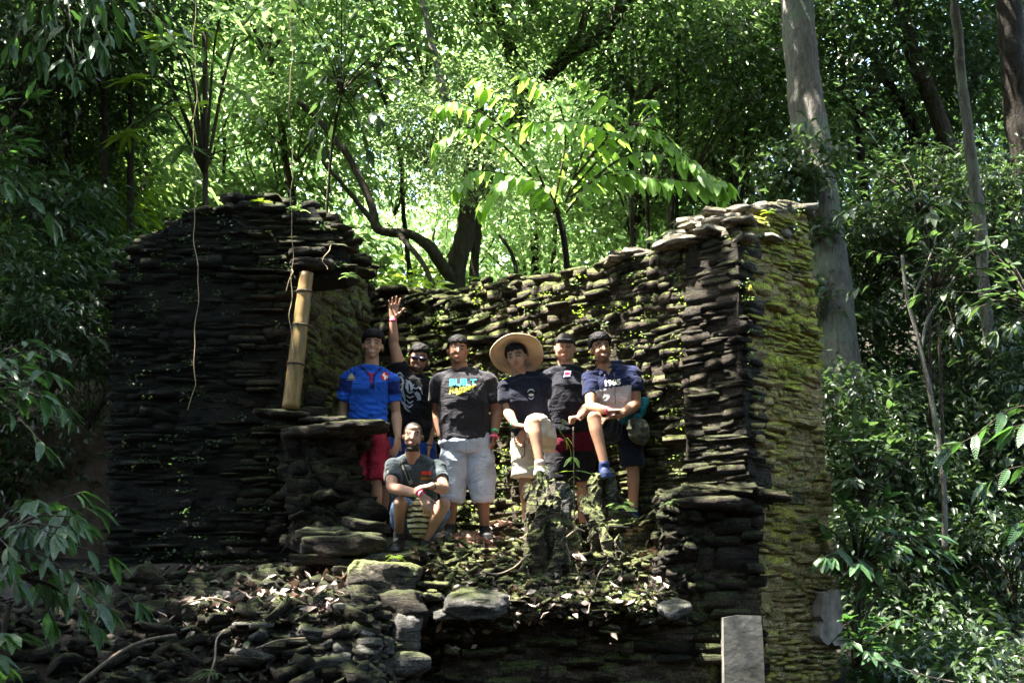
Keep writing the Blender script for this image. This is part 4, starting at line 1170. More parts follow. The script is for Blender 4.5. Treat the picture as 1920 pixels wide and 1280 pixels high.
leafy_tree('broadleaf_tree', 'low broad-leaved branches at the far upper left edge', (30, 330), 11, 12, (45, 80), 'near', (.16, .26), 6, [(-60, 700, 11), (-50, 420, 11)], origin=(-40, 330, 11))
leafy_tree('broadleaf_tree', 'dark broad-leaved branches hanging over the upper left corner', (150, 60), 11.5, 24, (95, 60), 'near', (.14, .22), 16, [(60, -200, 11.5), (110, -60, 11.5)], origin=(110, -60, 11.5))
leafy_tree('bank_sapling', 'grey-leaved sapling on the bank right of the grey trunk', (1700, 350), 13, 20, (70, 55), 'grey', (.13, .2), 7, [(1745, 800, 13.4), (1740, 500, 13.2), (1735, 420, 13)], origin=(1730, 400, 13.2))
leafy_tree('bank_sapling', 'second sapling with dull leaves in the forked stem', (1760, 470), 12.6, 20, (85, 60), 'grey', (.12, .18), 8, [(1770, 900, 12.8), (1760, 600, 12.7)], origin=(1755, 540, 12.7))
leafy_tree('bank_sapling', 'sapling reaching in from the right edge above the bright sprig', (1870, 560), 12, 14, (60, 90), 'grey', (.13, .2), 9, [(2000, 900, 12), (1960, 600, 12)], origin=(1950, 600, 12))
leafy_tree('glossy_shrub', 'glossy leafy shrub against the lower right of the mossy wall end', (1630, 850), 11.6, 26, (52, 52), 'grey', (.13, .2), 10, [(1600, 1200, 11.8), (1620, 1000, 11.7)], 'shrub', origin=(1620, 950, 11.8))
leafy_tree('glossy_shrub', 'glossy shrub with pale tips below the upper wall-side shrub', (1640, 985), 11.4, 26, (60, 55), 'near', (.13, .2), 12, [(1600, 1300, 11.5), (1615, 1100, 11.5)], 'shrub', origin=(1610, 1060, 11.6))
leafy_tree('glossy_shrub', 'low green shrub with narrow leaves at the bottom right of the wall', (1625, 1185), 10.9, 20, (40, 50), 'near', (.12, .19), 13, [(1590, 1400, 11), (1600, 1280, 11)], 'shrub', origin=(1600, 1250, 11))
# foreground plants
leafy_tree('foreground_plant', 'broad-leaved plant at the left edge above the other, one leaf catching sun', (55, 710), 7.6, 14, (40, 48), 'near', (.10, .17), 14, [(-120, 1000, 7.6), (-80, 760, 7.6)], 'plant', origin=(-70, 740, 7.6))
leafy_tree('foreground_plant', 'broad-leaved drooping plant in the lower left foreground', (80, 985), 7.2, 24, (66, 60), 'near', (.10, .17), 15, [(-80, 1400, 7.2), (-40, 1100, 7.2)], 'plant', droop=.6, origin=(-30, 1040, 7.3))
leafy_tree('foreground_plant', 'sprays of the drooping plant reaching towards the leaf litter', (165, 1105), 7.4, 7, (40, 36), 'near', (.10, .15), 25, [(-40, 1400, 7.4), (20, 1130, 7.4)], 'plant', droop=.7, origin=(40, 1080, 7.4))
leafy_tree('foreground_plant', 'small plant in the bottom left corner', (20, 1200), 6.8, 6, (22, 30), 'near', (.10, .17), 17, [(-60, 1500, 6.8), (-40, 1290, 6.8)], 'plant', origin=(-30, 1260, 6.8))
sg = empty('sunlit_sprig', P(1990, 900, 7.4), 'sunlit sprig of long pointed leaves reaching in at the right edge', 'plant')
branchy(sg, [[P(1990, 760, 7.4), P(1900, 765, 7.4), P(1830, 815, 7.4), P(1780, 840, 7.4)], [P(1990, 860, 7.4), P(1940, 870, 7.4), P(1890, 880, 7.4), P(1850, 905, 7.4)], [P(2000, 800, 7.4), P(1950, 790, 7.3), P(1900, 800, 7.3)], [P(2000, 960, 7.4), P(1950, 960, 7.4), P(1905, 985, 7.4)]],
        'near', (.12, .19), .075, rl, .7, .45, r0=.006)
# little vine plant growing up between the stumps
vp = empty('climbing_plant', P(1075, 1000, 10.8), 'thin upright climbing plant with heart-shaped leaves in front of the cap wearer', 'plant')
v, f = tube(smooth_path([P(1078, 1005, 10.85), P(1077, 930, 10.8), P(1076, 860, 10.75), P(1075, 800, 10.7)], 8), .0055, 5)
wmesh('stem', mk('stem', v, f, M['root']), vp)
v, f = tube(smooth_path([P(1070, 870, 10.75), P(1070, 845, 10.7), P(1060, 822, 10.65), P(1050, 808, 10.65), P(1052, 798, 10.65), P(1060, 790, 10.65), P(1054, 786, 10.65), P(1056, 800, 10.65)], 8), .0035, 5)
wmesh('tendril', mk('tendril', v, f, M['leaf_yellow']), vp)
for (px, py, dx, dz, s, kd) in ((1073, 857, -.7, -.6, .10, 'sapling'), (1076, 857, .4, -.7, .095, 'sapling'), (1077, 884, -1, .1, .15, 'lance'), (1077, 882, 1, -.1, .14, 'near'), (1076, 893, -.8, -.4, .06, 'sapling'), (1078, 893, .8, -.4, .06, 'sapling'), (1076, 910, -.9, -.1, .09, 'lance'), (1078, 912, .9, -.2, .09, 'lance'), (1060, 822, .2, -.8, .09, 'lance'), (1062, 820, .7, -.6, .10, 'lance')):
    put_leaf(vp, kd, P(px, py, 10.74), (dx, -.3, dz), s, 0, rl)
def fern(px, py, Y, n, s, label, mat='leaf', cat='fern'):
    r3 = np.random.default_rng(int(px)); base = np.array(P(px, py, Y)); PP, DD, NN = [], [], []
    for k in range(n):
        a = r3.uniform(-1.3, 1.3) - math.pi / 2; L = r3.uniform(.6, 1) * s
        dirv = np.array([math.cos(a), math.sin(a) * .7, r3.uniform(.2, 1)]); dirv /= np.linalg.norm(dirv)
        for j in range(14):
            t = (j + 1) / 14; q = base + dirv * L * t + np.array([0, 0, -.6 * L * t * t])
            lat = np.cross(dirv, (0, 0, 1)); lat /= np.linalg.norm(lat) + 1e-6
            for sd in (-1, 1):
                PP.append(q); DD.append(lat * sd + dirv * .4 + (0, 0, -.15)); NN.append((0, -.3, 1))
    n_ = len(PP)
    me = leaves_mesh('fern', np.array(PP), unit(np.array(NN, float)), unit(np.array(DD)), (.025 * s / .2, .045 * s / .2), M[mat], 1, .35, .05, .1)
    return tag(obj('fern', me), label, cat)
fern(1165, 950, 11.1, 16, .17, 'fern clump on the dark upright stone'); fern(1262, 945, 10.75, 9, .15, 'small fern at the left end of the right ledge')
fern(742, 1045, 10.75, 8, .10, 'tuft beside the crouching man shoe', 'leaf_yellow'); fern(760, 1160, 10.35, 7, .10, 'small fern under the moss-topped boulder')
fern(400, 1262, 9.5, 8, .14, 'little fern on the pale dead stick'); fern(655, 520, 11.6, 8, .14, 'fern on the lintel edge above the jersey wearer')
fern(1010, 878, 10.95, 6, .10, 'tuft beside the raised brown shoe', 'leaf_yellow'); fern(1190, 1082, 10.85, 8, .12, 'small fern on the rubble right of the uprights')
fern(330, 400, 11.7, 8, .14, 'fern on the shoulder of the dark left wall'); fern(490, 385, 11.8, 10, .16, 'fern along the top of the dark left wall', 'leaf_yellow')
fern(560, 395, 11.6, 8, .14, 'fern over the lintel top'); fern(1440, 400, 11.2, 6, .10, 'tuft on the pale cap stones of the mossy end', 'leaf_yellow'); fern(1390, 428, 11.1, 6, .09, 'tuft on the wall top left of the mossy corner')
fern(1310, 915, 10.7, 5, .10, 'pale-leaved tuft on the right ledge', 'leaf_grey'); fern(1350, 916, 10.7, 5, .09, 'second pale-leaved tuft on the right ledge', 'leaf_grey')

# tiny creepers and moss tufts on walls and rubble
def tufts(name, pts, nrm, size, mat, seed, label=None):
    r3 = np.random.default_rng(seed); n = len(pts)
    d = unit(r3.normal(size=(n, 3)) * (1, 1, .5) + (0, -.5, -.1)); nn = unit(r3.normal(size=(n, 3)) * .4 + (0, -.1, 1))
    return tag(obj(name, leaves_mesh(name, pts, nn, d, size, M[mat], seed, .6, .1, .1)), kind='stuff')
def wall_pts(pl, poly, n, seed, out=(.0, .09), clump=True):
    r3 = random.Random(seed); us = [p[0] for p in poly]; zs = [p[1] for p in poly]; res = []
    while len(res) < n:
        cu, cz = r3.uniform(min(us), max(us)), r3.uniform(min(zs), max(zs))
        if not inpoly(cu, cz, poly): continue
        for _ in range(r3.randrange(4, 16)):
            res.append(tuple(pl.pt(cu + r3.gauss(0, .05), cz + r3.gauss(0, .018), r3.uniform(*out))))
    return np.array(res)
tufts('wall_moss', wall_pts(PB, bpoly, 1500, 1, (.0, .07)), None, (.015, .036), 'leaf_yellow', 2)
tufts('wall_moss', wall_pts(PB, bpoly, 1700, 12, (.0, .06)), None, (.015, .034), 'leaf', 12)
tufts('wall_moss', wall_pts(PL, lp, 1400, 3, (.0, .08)), None, (.02, .045), 'leaf_dark', 4)
tufts('wall_moss', wall_pts(PM, mpoly, 1300, 5, (.0, .07)), None, (.015, .035), 'leaf', 6)
lip2 = lip[::4]
tufts('creeper', lip2 + np.random.default_rng(8).normal(0, .03, lip2.shape) + (0, -.04, .02), None, (.02, .05), 'leaf', 9)
tufts('creeper', scatter(2600, (-4.5, 3), (8.8, 11.6), 21, .03, clumpy(1.1, 3, 0)), None, (.03, .08), 'leaf_dark', 22)

# --- forest roof over the clearing (what shades it)
def roof(seed, n, xr, yr, zr, size, hole, mat, thr=-.25):
    r3 = np.random.default_rng(seed)
    x = r3.uniform(*xr, n); y = r3.uniform(*yr, n); z = r3.uniform(*zr, n)
    keep = r3.random(n) < hole(x, y) * sstep(thr, thr + .5, fbm(np.stack([x, y, z * .5], 1), .45, seed, 3) + .25)
    keep &= (z > CAM_Z + .4589 * y + .9) | (y < 0)
    p = np.stack([x, y, z], 1)[keep]; k = len(p)
    d = unit(r3.normal(size=(k, 3)) * (1, 1, .4)); nn = unit(r3.normal(size=(k, 3)) * .45 + (0, 0, 1))
    return tag(obj('forest_roof', leaves_mesh('forest_roof', p, nn, d, size, M[mat], seed, .5)), kind='stuff')
def hole(x, y, zz=7.6):
    # unseen roof, gaps shaped so sun and sky light reach terrace, bank and walls
    gx, gy = x - SUN.x / SUN.z * zz, y - SUN.y / SUN.z * zz     # where the leaf's shadow falls
    sg = lambda cx, cy, rx, ry: np.exp(-(((gx - cx) / rx) ** 2 + ((gy - cy) / ry) ** 2) ** 2)
    return np.clip(1 - .90 * sg(.7, 12.2, 2.1, 1.8) - .78 * sg(3.5, 11.2, 1.0, 1.5) - .80 * sg(-1.8, 10.1, 1.1, .75) - .75 * sg(1.0, 10.3, .9, .35) - .85 * sg(2.6, 7.5, 1.0, .9) - .9 * np.exp(-(((x - 6) / 3.2) ** 2 + ((y - 5.5) / 5) ** 2) ** 2), .06, 1)
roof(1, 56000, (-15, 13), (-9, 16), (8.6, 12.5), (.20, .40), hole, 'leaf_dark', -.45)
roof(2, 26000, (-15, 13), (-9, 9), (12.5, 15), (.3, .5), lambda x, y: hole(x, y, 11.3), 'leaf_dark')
roof(3, 9000, (-15, -6.2), (9, 15), (9, 12.5), (.2, .4), hole, 'leaf_dark', -.8)  # extra unseen leaf cover added to shade the left wall and bank
roof(4, 6000, (3.6, 7.5), (9.2, 15), (8.6, 12), (.2, .4), lambda x, y: .9 + 0 * x, 'leaf_dark', -.9)  # extra unseen leaf patch added to darken the right bank
# ------------------------------------------------------------------ people
def tone(c, k): return tuple(x * k for x in c)
class Shape:
    """closed primitives gathered, then fused into one continuous skin"""
    def __init__(s, er=1.0): s.V = []; s.F = []; s.o = 0; s.er = er
    def add(s, V, F):
        s.V.append(np.asarray(V, float)); s.F += [tuple(i + s.o for i in f) for f in F]; s.o += len(V)
    def loft(s, rings, er0=None, er1=None):
        """rings: (centre, axis_a*ra, axis_b*rb) -> closed tube with rounded ends"""
        m = 20; V = []; n = len(rings); er = s.er if er0 is None else er0
        ex = []
        c0, a0, b0 = rings[0]; c1 = rings[1][0]; d = (c0 - c1).normalized()
        ex.append((c0 + d * min(a0.length, b0.length) * .45 * er, a0 * (.72 + .2 * (1 - er)), b0 * (.72 + .2 * (1 - er)))); ex += rings
        ex.insert(0, (c0 + d * min(a0.length, b0.length) * .68 * er, a0 * .3, b0 * .3))
        er = s.er if er1 is None else er1
        cn, an, bn = rings[-1]; d = (cn - rings[-2][0]).normalized()
        ex.append((cn + d * min(an.length, bn.length) * .45 * er, an * (.72 + .2 * (1 - er)), bn * (.72 + .2 * (1 - er))))
        ex.append((cn + d * min(an.length, bn.length) * .68 * er, an * .3, bn * .3))
        for c, a, b in ex:
            for k in range(m):
                t = 2 * math.pi * k / m
                V.append(tuple(c + a * math.cos(t) + b * math.sin(t)))
        N_ = len(ex)
        F = [(i * m + k, i * m + (k + 1) % m, (i + 1) * m + (k + 1) % m, (i + 1) * m + k) for i in range(N_ - 1) for k in range(m)]
        F.append(tuple(reversed(range(m)))); F.append(tuple((N_ - 1) * m + k for k in range(m)))
        s.add(V, F)
    def cap(s, p0, p1, r0, r1, mid=None, flat=1.0, axis=None, er=(None, None)):
        """tapered capsule; mid: list of (t, r) between; flat squashes along axis"""
        p0, p1 = Vector(p0), Vector(p1)
        d = (p1 - p0)
        if d.length < 1e-5: return s.ell(p0, (r0,) * 3)
        d.normalize()
        ref = Vector(axis) if axis is not None else (Vector((0, 1, 0)) if abs(d.y) < .9 else Vector((1, 0, 0)))
        b = (ref - d * ref.dot(d)).normalized(); a = d.cross(b)
        pts = [(0, r0)] + (mid or []) + [(1, r1)]
        rings = [(p0.lerp(p1, t), a * r, b * r * flat) for t, r in pts]
        if len(rings) == 2: rings.insert(1, (p0.lerp(p1, .5), a * (r0 + r1) / 2, b * (r0 + r1) / 2 * flat))
        s.loft(rings, *er)
    def ell(s, c, rad, rot=None):
        bm = bmesh.new(); bmesh.ops.create_icosphere(bm, subdivisions=3, radius=1)
        V = np.array([v.co[:] for v in bm.verts]) * rad; F = [tuple(v.index for v in f.verts) for f in bm.faces]; bm.free()
        if rot is not None: V = V @ np.array(rot).T
        s.add(V + np.array(c), F)
    def fuse(s, voxel, smooth=4, name='body', fac=.5):
        V = np.concatenate(s.V)
        me = bpy.data.meshes.new('tmp'); me.from_pydata(V.tolist(), [], s.F); me.update()
        o = bpy.data.objects.new('tmp', me); C.objects.link(o)
        md = o.modifiers.new('r', 'REMESH'); md.mode = 'VOXEL'; md.voxel_size = voxel; md.adaptivity = 0
        if smooth:
            sm = o.modifiers.new('s', 'SMOOTH'); sm.iterations = smooth; sm.factor = fac
        dg = bpy.context.evaluated_depsgraph_get(); dg.update()
        out = bpy.data.meshes.new_from_object(o.evaluated_get(dg)); out.name = name
        bpy.data.objects.remove(o); bpy.data.meshes.remove(me)
        out.polygons.foreach_set('use_smooth', np.ones(len(out.polygons), bool))
        return out
def co(me):
    a = np.empty(len(me.vertices) * 3, np.float32); me.vertices.foreach_get('co', a); return a.reshape(-1, 3).astype(float)
def nor(me):
    a = np.empty(len(me.vertices) * 3, np.float32); me.vertices.foreach_get('normal', a); return a.reshape(-1, 3).astype(float)
def paint(me, col):
    at = me.color_attributes.new('tint', 'FLOAT_COLOR', 'POINT')
    a = np.ones((len(me.vertices), 4), np.float32); a[:, :3] = col
    at.data.foreach_set('color', a.ravel())
def full(me, c): return np.tile(np.array(c, float), (len(me.vertices), 1))

class Head:
    """frame of a head: x to the picture's right, y out of the face, z up"""
    def __init__(s, eye, yaw=0, roll=0, pitch=0, k=1.0):
        s.c = Vector(eye)
        m = Matrix.Rotation(R(yaw), 3, 'Z') @ Matrix.Rotation(R(roll), 3, 'Y') @ Matrix.Rotation(R(pitch), 3, 'X')
        s.m = m @ Matrix(((1, 0, 0), (0, -1, 0), (0, 0, 1)))       # face points to -Y of the world
        s.k = k
    def w(s, x, y, z): return s.c + s.m @ (Vector((x, y - .07, z)) * s.k)
    def loc(s, V): return (np.asarray(V) - np.array(s.c)) @ np.array(s.m) / s.k + (0, .07, 0)
    def ell(s, S, c, r): S.ell(s.w(*c), tuple(np.array(r) * s.k), s.m)
    def cap(s, S, a, b, r0, r1, **k): S.cap(s.w(*a), s.w(*b), r0 * s.k, r1 * s.k, **k)
    def build(s, S, wide=1.0, fat=0.0, smile=0):
        e = lambda c, r: s.ell(S, c, r)
        e((0, -.012, .035), (.075 * wide, .094, .083)); e((0, .012, -.012), (.067 * wide + fat * .3, .077, .072))
        X = lambda r: s.m @ Vector((r * s.k, 0, 0)); Yv = lambda r: s.m @ Vector((0, r * s.k, 0))
        S.loft([(s.w(0, yy, zz), X(rx * wide + fat * q), Yv(ry)) for zz, rx, ry, yy, q in ((-.005, .066, .070, .008, .3), (-.035, .063, .067, .013, .8), (-.062, .057, .060, .020, 1.2), (-.084, .047, .049, .028, 1.2), (-.101, .030, .031, .044, .6))])
        e((0, .064, -.099), (.020, .018, .014))
        for q in (-1, 1):
            e((q * .037, .052, -.033), (.023 + fat * .5, .023, .022)); e((q * (.077 * wide + .003), -.012, -.010), (.009, .019, .031))
            s.cap(S, (q * .012, .080, .022), (q * .046, .067, .022), .0085, .007)
        s.cap(S, (0, .080, .016), (0, .103, -.034), .0075, .0115)
        s.cap(S, (-.021, .078, -.063), (.021, .078, -.063), .0065, .0065); s.cap(S, (0, .083, -.063), (0, .081, -.063), .008, .008)
        s.cap(S, (-.017, .078, -.074), (.017, .078, -.074), .0075, .0075)
        e((0, .05, .055), (.052 * wide, .034, .034))
    def tint(s, V, skin, hair, beard=0, brow=1.0, shaved=0, teeth=False, eyes=True):
        L = s.loc(V); x, y, z = L[:, 0], L[:, 1], L[:, 2]
        col = np.tile(np.array(skin, float), (len(V), 1))
        inhead = (np.abs(x) < .11) & (y > -.13) & (y < .14) & (z > -.16) & (z < .16)
        f = inhead & (y > .03)
        def mixin(m, c, a):
            col[m] = col[m] * (1 - a) + np.array(c) * a
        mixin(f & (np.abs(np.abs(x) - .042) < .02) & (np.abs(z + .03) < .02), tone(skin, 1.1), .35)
        arc = z - (.0235 + .004 * np.cos((np.abs(x) - .030) * 60))
        mixin(f & (np.abs(x) > .012) & (np.abs(x) < .053) & (np.abs(arc) < .0065), hair, .95 * brow)
        if eyes:
            mixin(f & (np.abs(np.abs(x) - .031) < .0165) & (np.abs(z - .0005) < .0065), (.03, .018, .012), .92)
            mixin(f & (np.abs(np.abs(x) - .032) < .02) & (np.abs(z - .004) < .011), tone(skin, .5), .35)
        mixin(f & (np.abs(x) < .0235) & (z < -.058) & (z > -.0795), (.30, .10, .08), .55)
        mixin(f & (np.abs(x) < .023) & (np.abs(z + .0685) < .0022), (.05, .015, .01), .8)
        if teeth: mixin(f & (np.abs(x) < .017) & (np.abs(z + .068) < .0042), (.62, .58, .52), .9)
        mixin(f & (np.abs(np.abs(x) - .010) < .005) & (np.abs(z + .046) < .0035) & (y > .08), tone(skin, .25), .7)
        if beard:
            lo = (z < -.052) & (np.abs(x) < .088) & inhead & (y > -.02) & (z > -.125)
            lip = (np.abs(x) < .026) & (z > -.082) & (z < -.056) & (y > .03)
            ck = sstep(-.045, -.075, -(-z)) if False else np.clip((-.045 - z) / .03, 0, 1)
            a = np.clip(ck * beard, 0, 1) * (lo & ~lip)
            mus = (np.abs(x) < .030) & (z < -.049) & (z > -.058) & f
            a = np.maximum(a, mus * beard * .8)
            side = (np.abs(x) > .058) & (z < -.0) & (z > -.09) & (y > -.01) & (y < .05) & inhead
            a = np.maximum(a, side * beard * .7)
            col = col * (1 - a[:, None]) + np.array(hair) * 1.0 * a[:, None]
        if shaved:
            r = ((z > .052 - .02 * (y < .0) - .075 * (y < -.0) ) & inhead & ~((y > .062) & (z < .078))) | ((y < -.02) & (z > -.05) & inhead)
            side = (np.abs(x) > .055) & (z > .01) & inhead & (y < .045)
            a = (r | side) * shaved
            col = col * (1 - a[:, None]) + np.array(hair) * a[:, None]
        return col
    def hair_mesh(s, col, top=.022, sides=.006, front=.058, quiff=0.0, seed=1, tuft=240, spike=.5, grey=None):
        S = Shape(); r = np.random.default_rng(seed)
        C0 = np.array((0, -.016, .036)); RAD = np.array((.079, .097, .086))
        n = 1500
        g = (1 + 5 ** .5) / 2; i = np.arange(n)
        zz = 1 - 2 * (i + .5) / n; th = 2 * math.pi * i / g
        D = np.stack([np.cos(th) * np.sqrt(1 - zz ** 2), np.sin(th) * np.sqrt(1 - zz ** 2), zz], 1)
        Q = C0 + D * RAD
        hl = np.where(Q[:, 1] > .03, front + .005 * np.sin(Q[:, 0] * 170 + seed) + .004 * np.sin(Q[:, 0] * 330 + 2 * seed), np.where(Q[:, 1] > -.015, .012 + (Q[:, 1] + .015) * 1.0, -.05))
        k = Q[:, 2] > hl
        Q, D = Q[k], D[k]
        up = np.clip((Q[:, 2] - .03) / .07, 0, 1)
        th_ = sides + (top - sides) * up + quiff * up * np.clip((Q[:, 1] + .02) / .08, 0, 1)
        for q, d, t in zip(Q, D, th_):
            rr_ = .010 + t * .28
            S.ell(s.w(*(q + d * (t * .35 - .002))), (rr_ * s.k, rr_ * s.k, rr_ * .8 * s.k))
        me = S.fuse(.006 * s.k, 2, 'hair')
        V = co(me); nn = nor(me)
        L = s.loc(V)
        w = fbm(L * (1, .35, 1), 120, seed, 3); w2 = fbm(L * (1, .5, 1), 55, seed + 4, 2)
        V = V + nn * (w * .0026 + w2 * .0016)[:, None] * s.k * (.5 + spike)
        me.vertices.foreach_set('co', V.astype(np.float32).ravel()); me.update()
        c = full(me, col) * (1 + .35 * w[:, None])
        paint(me, np.clip(c, 0, 1)); me.materials.append(M['hair'])
        return me

def hand(S, wrist, d, n, side, k=1.0, curl=.35, spread=.08, thumb=.6, thumb_up=False, fist=0.0):
    """wrist joint, d: towards fingers, n: palm normal (fingers curl that way), side: +1/-1 which side the thumb is (cross d x n)"""
    d = Vector(d).normalized(); n = Vector(n); n = (n - d * n.dot(d)).normalized(); s_ = d.cross(n) * side
    W = Vector(wrist)
    wd = .020 * k
    for j, off in enumerate((1.5, .5, -.5, -1.5)):
        kn = W + d * (.088 - .004 * abs(off - .5)) * k + s_ * off * wd
        S.cap(W + d * .01 * k + s_ * off * wd * .62, kn, .0155 * k, .0115 * k, flat=1.0)
        L = (.046, .050, .046, .036)[j] * k
        a = spread * off
        p = kn; dirv = (d + s_ * a).normalized(); ln = (n - dirv * n.dot(dirv)).normalized(); cu = curl + .06 * (1.5 - off)
        for q, (f, r0, r1) in enumerate(((1.0, .0098, .0088), (.72, .0088, .0080), (.55, .0080, .0068))):
            ang = cu * (.75, 1.0, .7)[q] + fist * (1.2, 1.5, .9)[q]
            dirv, ln = (dirv * math.cos(ang) + ln * math.sin(ang)).normalized(), (ln * math.cos(ang) - dirv * math.sin(ang)).normalized()
            p2 = p + dirv * L * f * .95
            S.cap(p, p2, r0 * k, r1 * k)
            p = p2
    t0 = W + d * .022 * k + s_ * .022 * k
    td = (d * (.55 if not thumb_up else .15) + s_ * thumb * (1 if not thumb_up else 1.6) + n * .18).normalized()
    t1 = t0 + td * .040 * k; td2 = (td + d * (.35 if not thumb_up else -.02)).normalized(); t2 = t1 + td2 * .033 * k
    t3 = t2 + (td2 + d * (.2 if not thumb_up else 0)).normalized() * .026 * k
    S.cap(t0, t1, .0165 * k, .0125 * k); S.cap(t1, t2, .0115 * k, .0105 * k); S.cap(t2, t3, .0105 * k, .0085 * k)
def arm(S, sh, el, wr, k=1.0, m=1.0, fr=1.0):
    m *= 1.12; fr *= 1.12
    S.cap(sh, el, .050 * k * m, .036 * k * m, [(.35, .049 * k * m), (.75, .041 * k * m)])
    S.cap(el, wr, .037 * k * fr, .0255 * k * fr, [(.25, .042 * k * fr), (.6, .034 * k * fr)])
def leg(S, hip, kn, an, k=1.0, m=1.0):
    S.cap(hip, kn, .085 * k * m, .053 * k * m, [(.3, .083 * k * m), (.7, .064 * k * m)])
    kn, an = Vector(kn), Vector(an); d = (an - kn).normalized(); bk = Vector((0, 1, 0)); bk = (bk - d * bk.dot(d)).normalized()
    S.cap(kn, an, .050 * k * m, .036 * k * m, [(.28, .054 * k * m), (.6, .043 * k * m)])
    S.ell(kn.lerp(an, .3) + bk * .018 * k, (.042 * k * m, .042 * k * m, .075 * k * m))
    S.ell(kn - bk * .012, (.045 * k * m, .04 * k * m, .048 * k * m))
def shoe_mesh(an, toe, mat_cols, k=1.0, name='shoe', up=Vector((0, 0, 1))):
    """an: ankle joint, toe: direction the foot points"""
    S = Shape(); t = Vector(toe).normalized(); an = Vector(an)
    h = an - up * .075 * k
    s_ = t.cross(up).normalized()
    S.loft([(h - t * .045 * k, s_ * .034 * k, up * .032 * k), (h + t * .02 * k, s_ * .040 * k, up * .042 * k), (h + t * .10 * k - up * .008 * k, s_ * .047 * k, up * .034 * k), (h + t * .165 * k - up * .014 * k, s_ * .043 * k, up * .026 * k)])
    S.cap(h + up * .01 * k, an + up * .005 * k, .044 * k, .042 * k)
    S.loft([(h - t * .05 * k - up * .034 * k, s_ * .038 * k, up * .012 * k), (h + t * .06 * k - up * .036 * k, s_ * .043 * k, up * .012 * k), (h + t * .18 * k - up * .034 * k, s_ * .045 * k, up * .012 * k)])
    me = S.fuse(.008, 2, name); V = co(me)
    hz = (V - np.array(h)) @ np.array(up)
    c = full(me, mat_cols[0]); c[hz < -.028 * k] = mat_cols[1]
    paint(me, c); me.materials.append(M['plain']); return me

def torso(S, pel, chest, neck, lsh, rsh, w, dpt, grow=0.0, top=True, hem=None):
    """w,dpt: half widths/depths at hip, waist, chest; grow inflates (clothes)"""
    pel, chest, neck, lsh, rsh = map(Vector, (pel, chest, neck, lsh, rsh))
    neck = neck + (neck - pel).normalized() * .016
    ax = (rsh - lsh).normalized(); sp = (neck - pel).normalized(); ax = (ax - sp * ax.dot(sp)).normalized(); ay = sp.cross(ax)
    hx = (Vector((1, 0, 0)) - sp * sp.x).normalized()
    def mixx(t): return (hx * (1 - t) + ax * t).normalized()
    g = grow
    def C_(t):
        return pel.lerp(chest, t / .6) if t < .6 else chest.lerp(neck, (t - .6) / .4)
    rows = [(-.02, w[0], dpt[0]), (.12, w[0] * .99, dpt[0] * 1.02), (.3, w[1], dpt[1]), (.5, (w[1] + w[2]) / 2, (dpt[1] + dpt[2]) / 2), (.68, w[2], dpt[2]), (.80, w[2] * .98, dpt[2] * .88), (.90, w[2] * .72, dpt[2] * .66)]
    if hem is not None: rows = [(hem, w[0] + .004, dpt[0])] + [q for q in rows if q[0] > hem + .05]
    rings = []
    for t, ww, dd in rows:
        a = mixx(min(1, t)); b = sp.cross(a)
        rings.append((C_(t), a * (ww + g), b * (dd + g)))
    S.loft(rings)
    for q in (lsh, rsh):
        S.cap(neck - sp * (.022 if g else .034), q - sp * .012, .050 + g * .6, .042 + g * .6, er=(1, 1))
        S.cap(C_(.72), q - sp * .035, .085 + g * .4, .048 + g * .4, er=(1, 1))
    if g: S.cap(neck - sp * .05, neck + sp * .012, .082, .068, er=(1, .1))
def wrinkle(me, amp, sc, seed, stretch=(1, 1, 1), dirv=None, extra=None):
    V = co(me); nn = nor(me)
    w = fbm(V * stretch + seed, sc, seed, 3)
    w = 1 - np.abs(w) * 1.6
    w2 = 1 - np.abs(fbm(V * (1, 1, 1.8) + seed * 2.7, sc * .55, seed + 50, 2)) * 1.8
    d = amp * 1.5 * w + amp * 2.0 * w2 + amp * .1
    if extra is not None: d = d + extra(V)
    V = V + nn * d[:, None]
    me.vertices.foreach_set('co', V.astype(np.float32).ravel()); me.update()
def sleeve(S, sh, el, t, r0, r1):
    sh, el = Vector(sh), Vector(el); sh = sh - Vector((0, 0, .012)); r0 *= .92; r1 *= .97; S.cap(sh, sh.lerp(el, t), r0, r1, [(.5, (r0 + r1) / 2)], er=(1, .1))

def band(root, a, b, t, r, col, name='wristband', w=.011):
    a, b = Vector(a), Vector(b); d = (b - a).normalized(); c = a.lerp(b, t)
    x = d.orthogonal().normalized(); y = d.cross(x); V = []; seg = 20
    prof = [(-w, r), (w, r), (w, r + .003), (-w, r + .003)]
    for k in range(seg):
        th = 6.2832 * k / seg
        for dz, rr_ in prof: V.append(tuple(c + d * dz + (x * math.cos(th) + y * math.sin(th)) * rr_))
    F = [(k * 4 + j, k * 4 + (j + 1) % 4, ((k + 1) % seg) * 4 + (j + 1) % 4, ((k + 1) % seg) * 4 + j) for k in range(seg) for j in range(4)]
    me = mk(name, V, F, M['plain']); paint(me, full(me, col)); return wmesh(name, me, root)
PINK, GREEN = (.85, .10, .22), (.08, .62, .25)

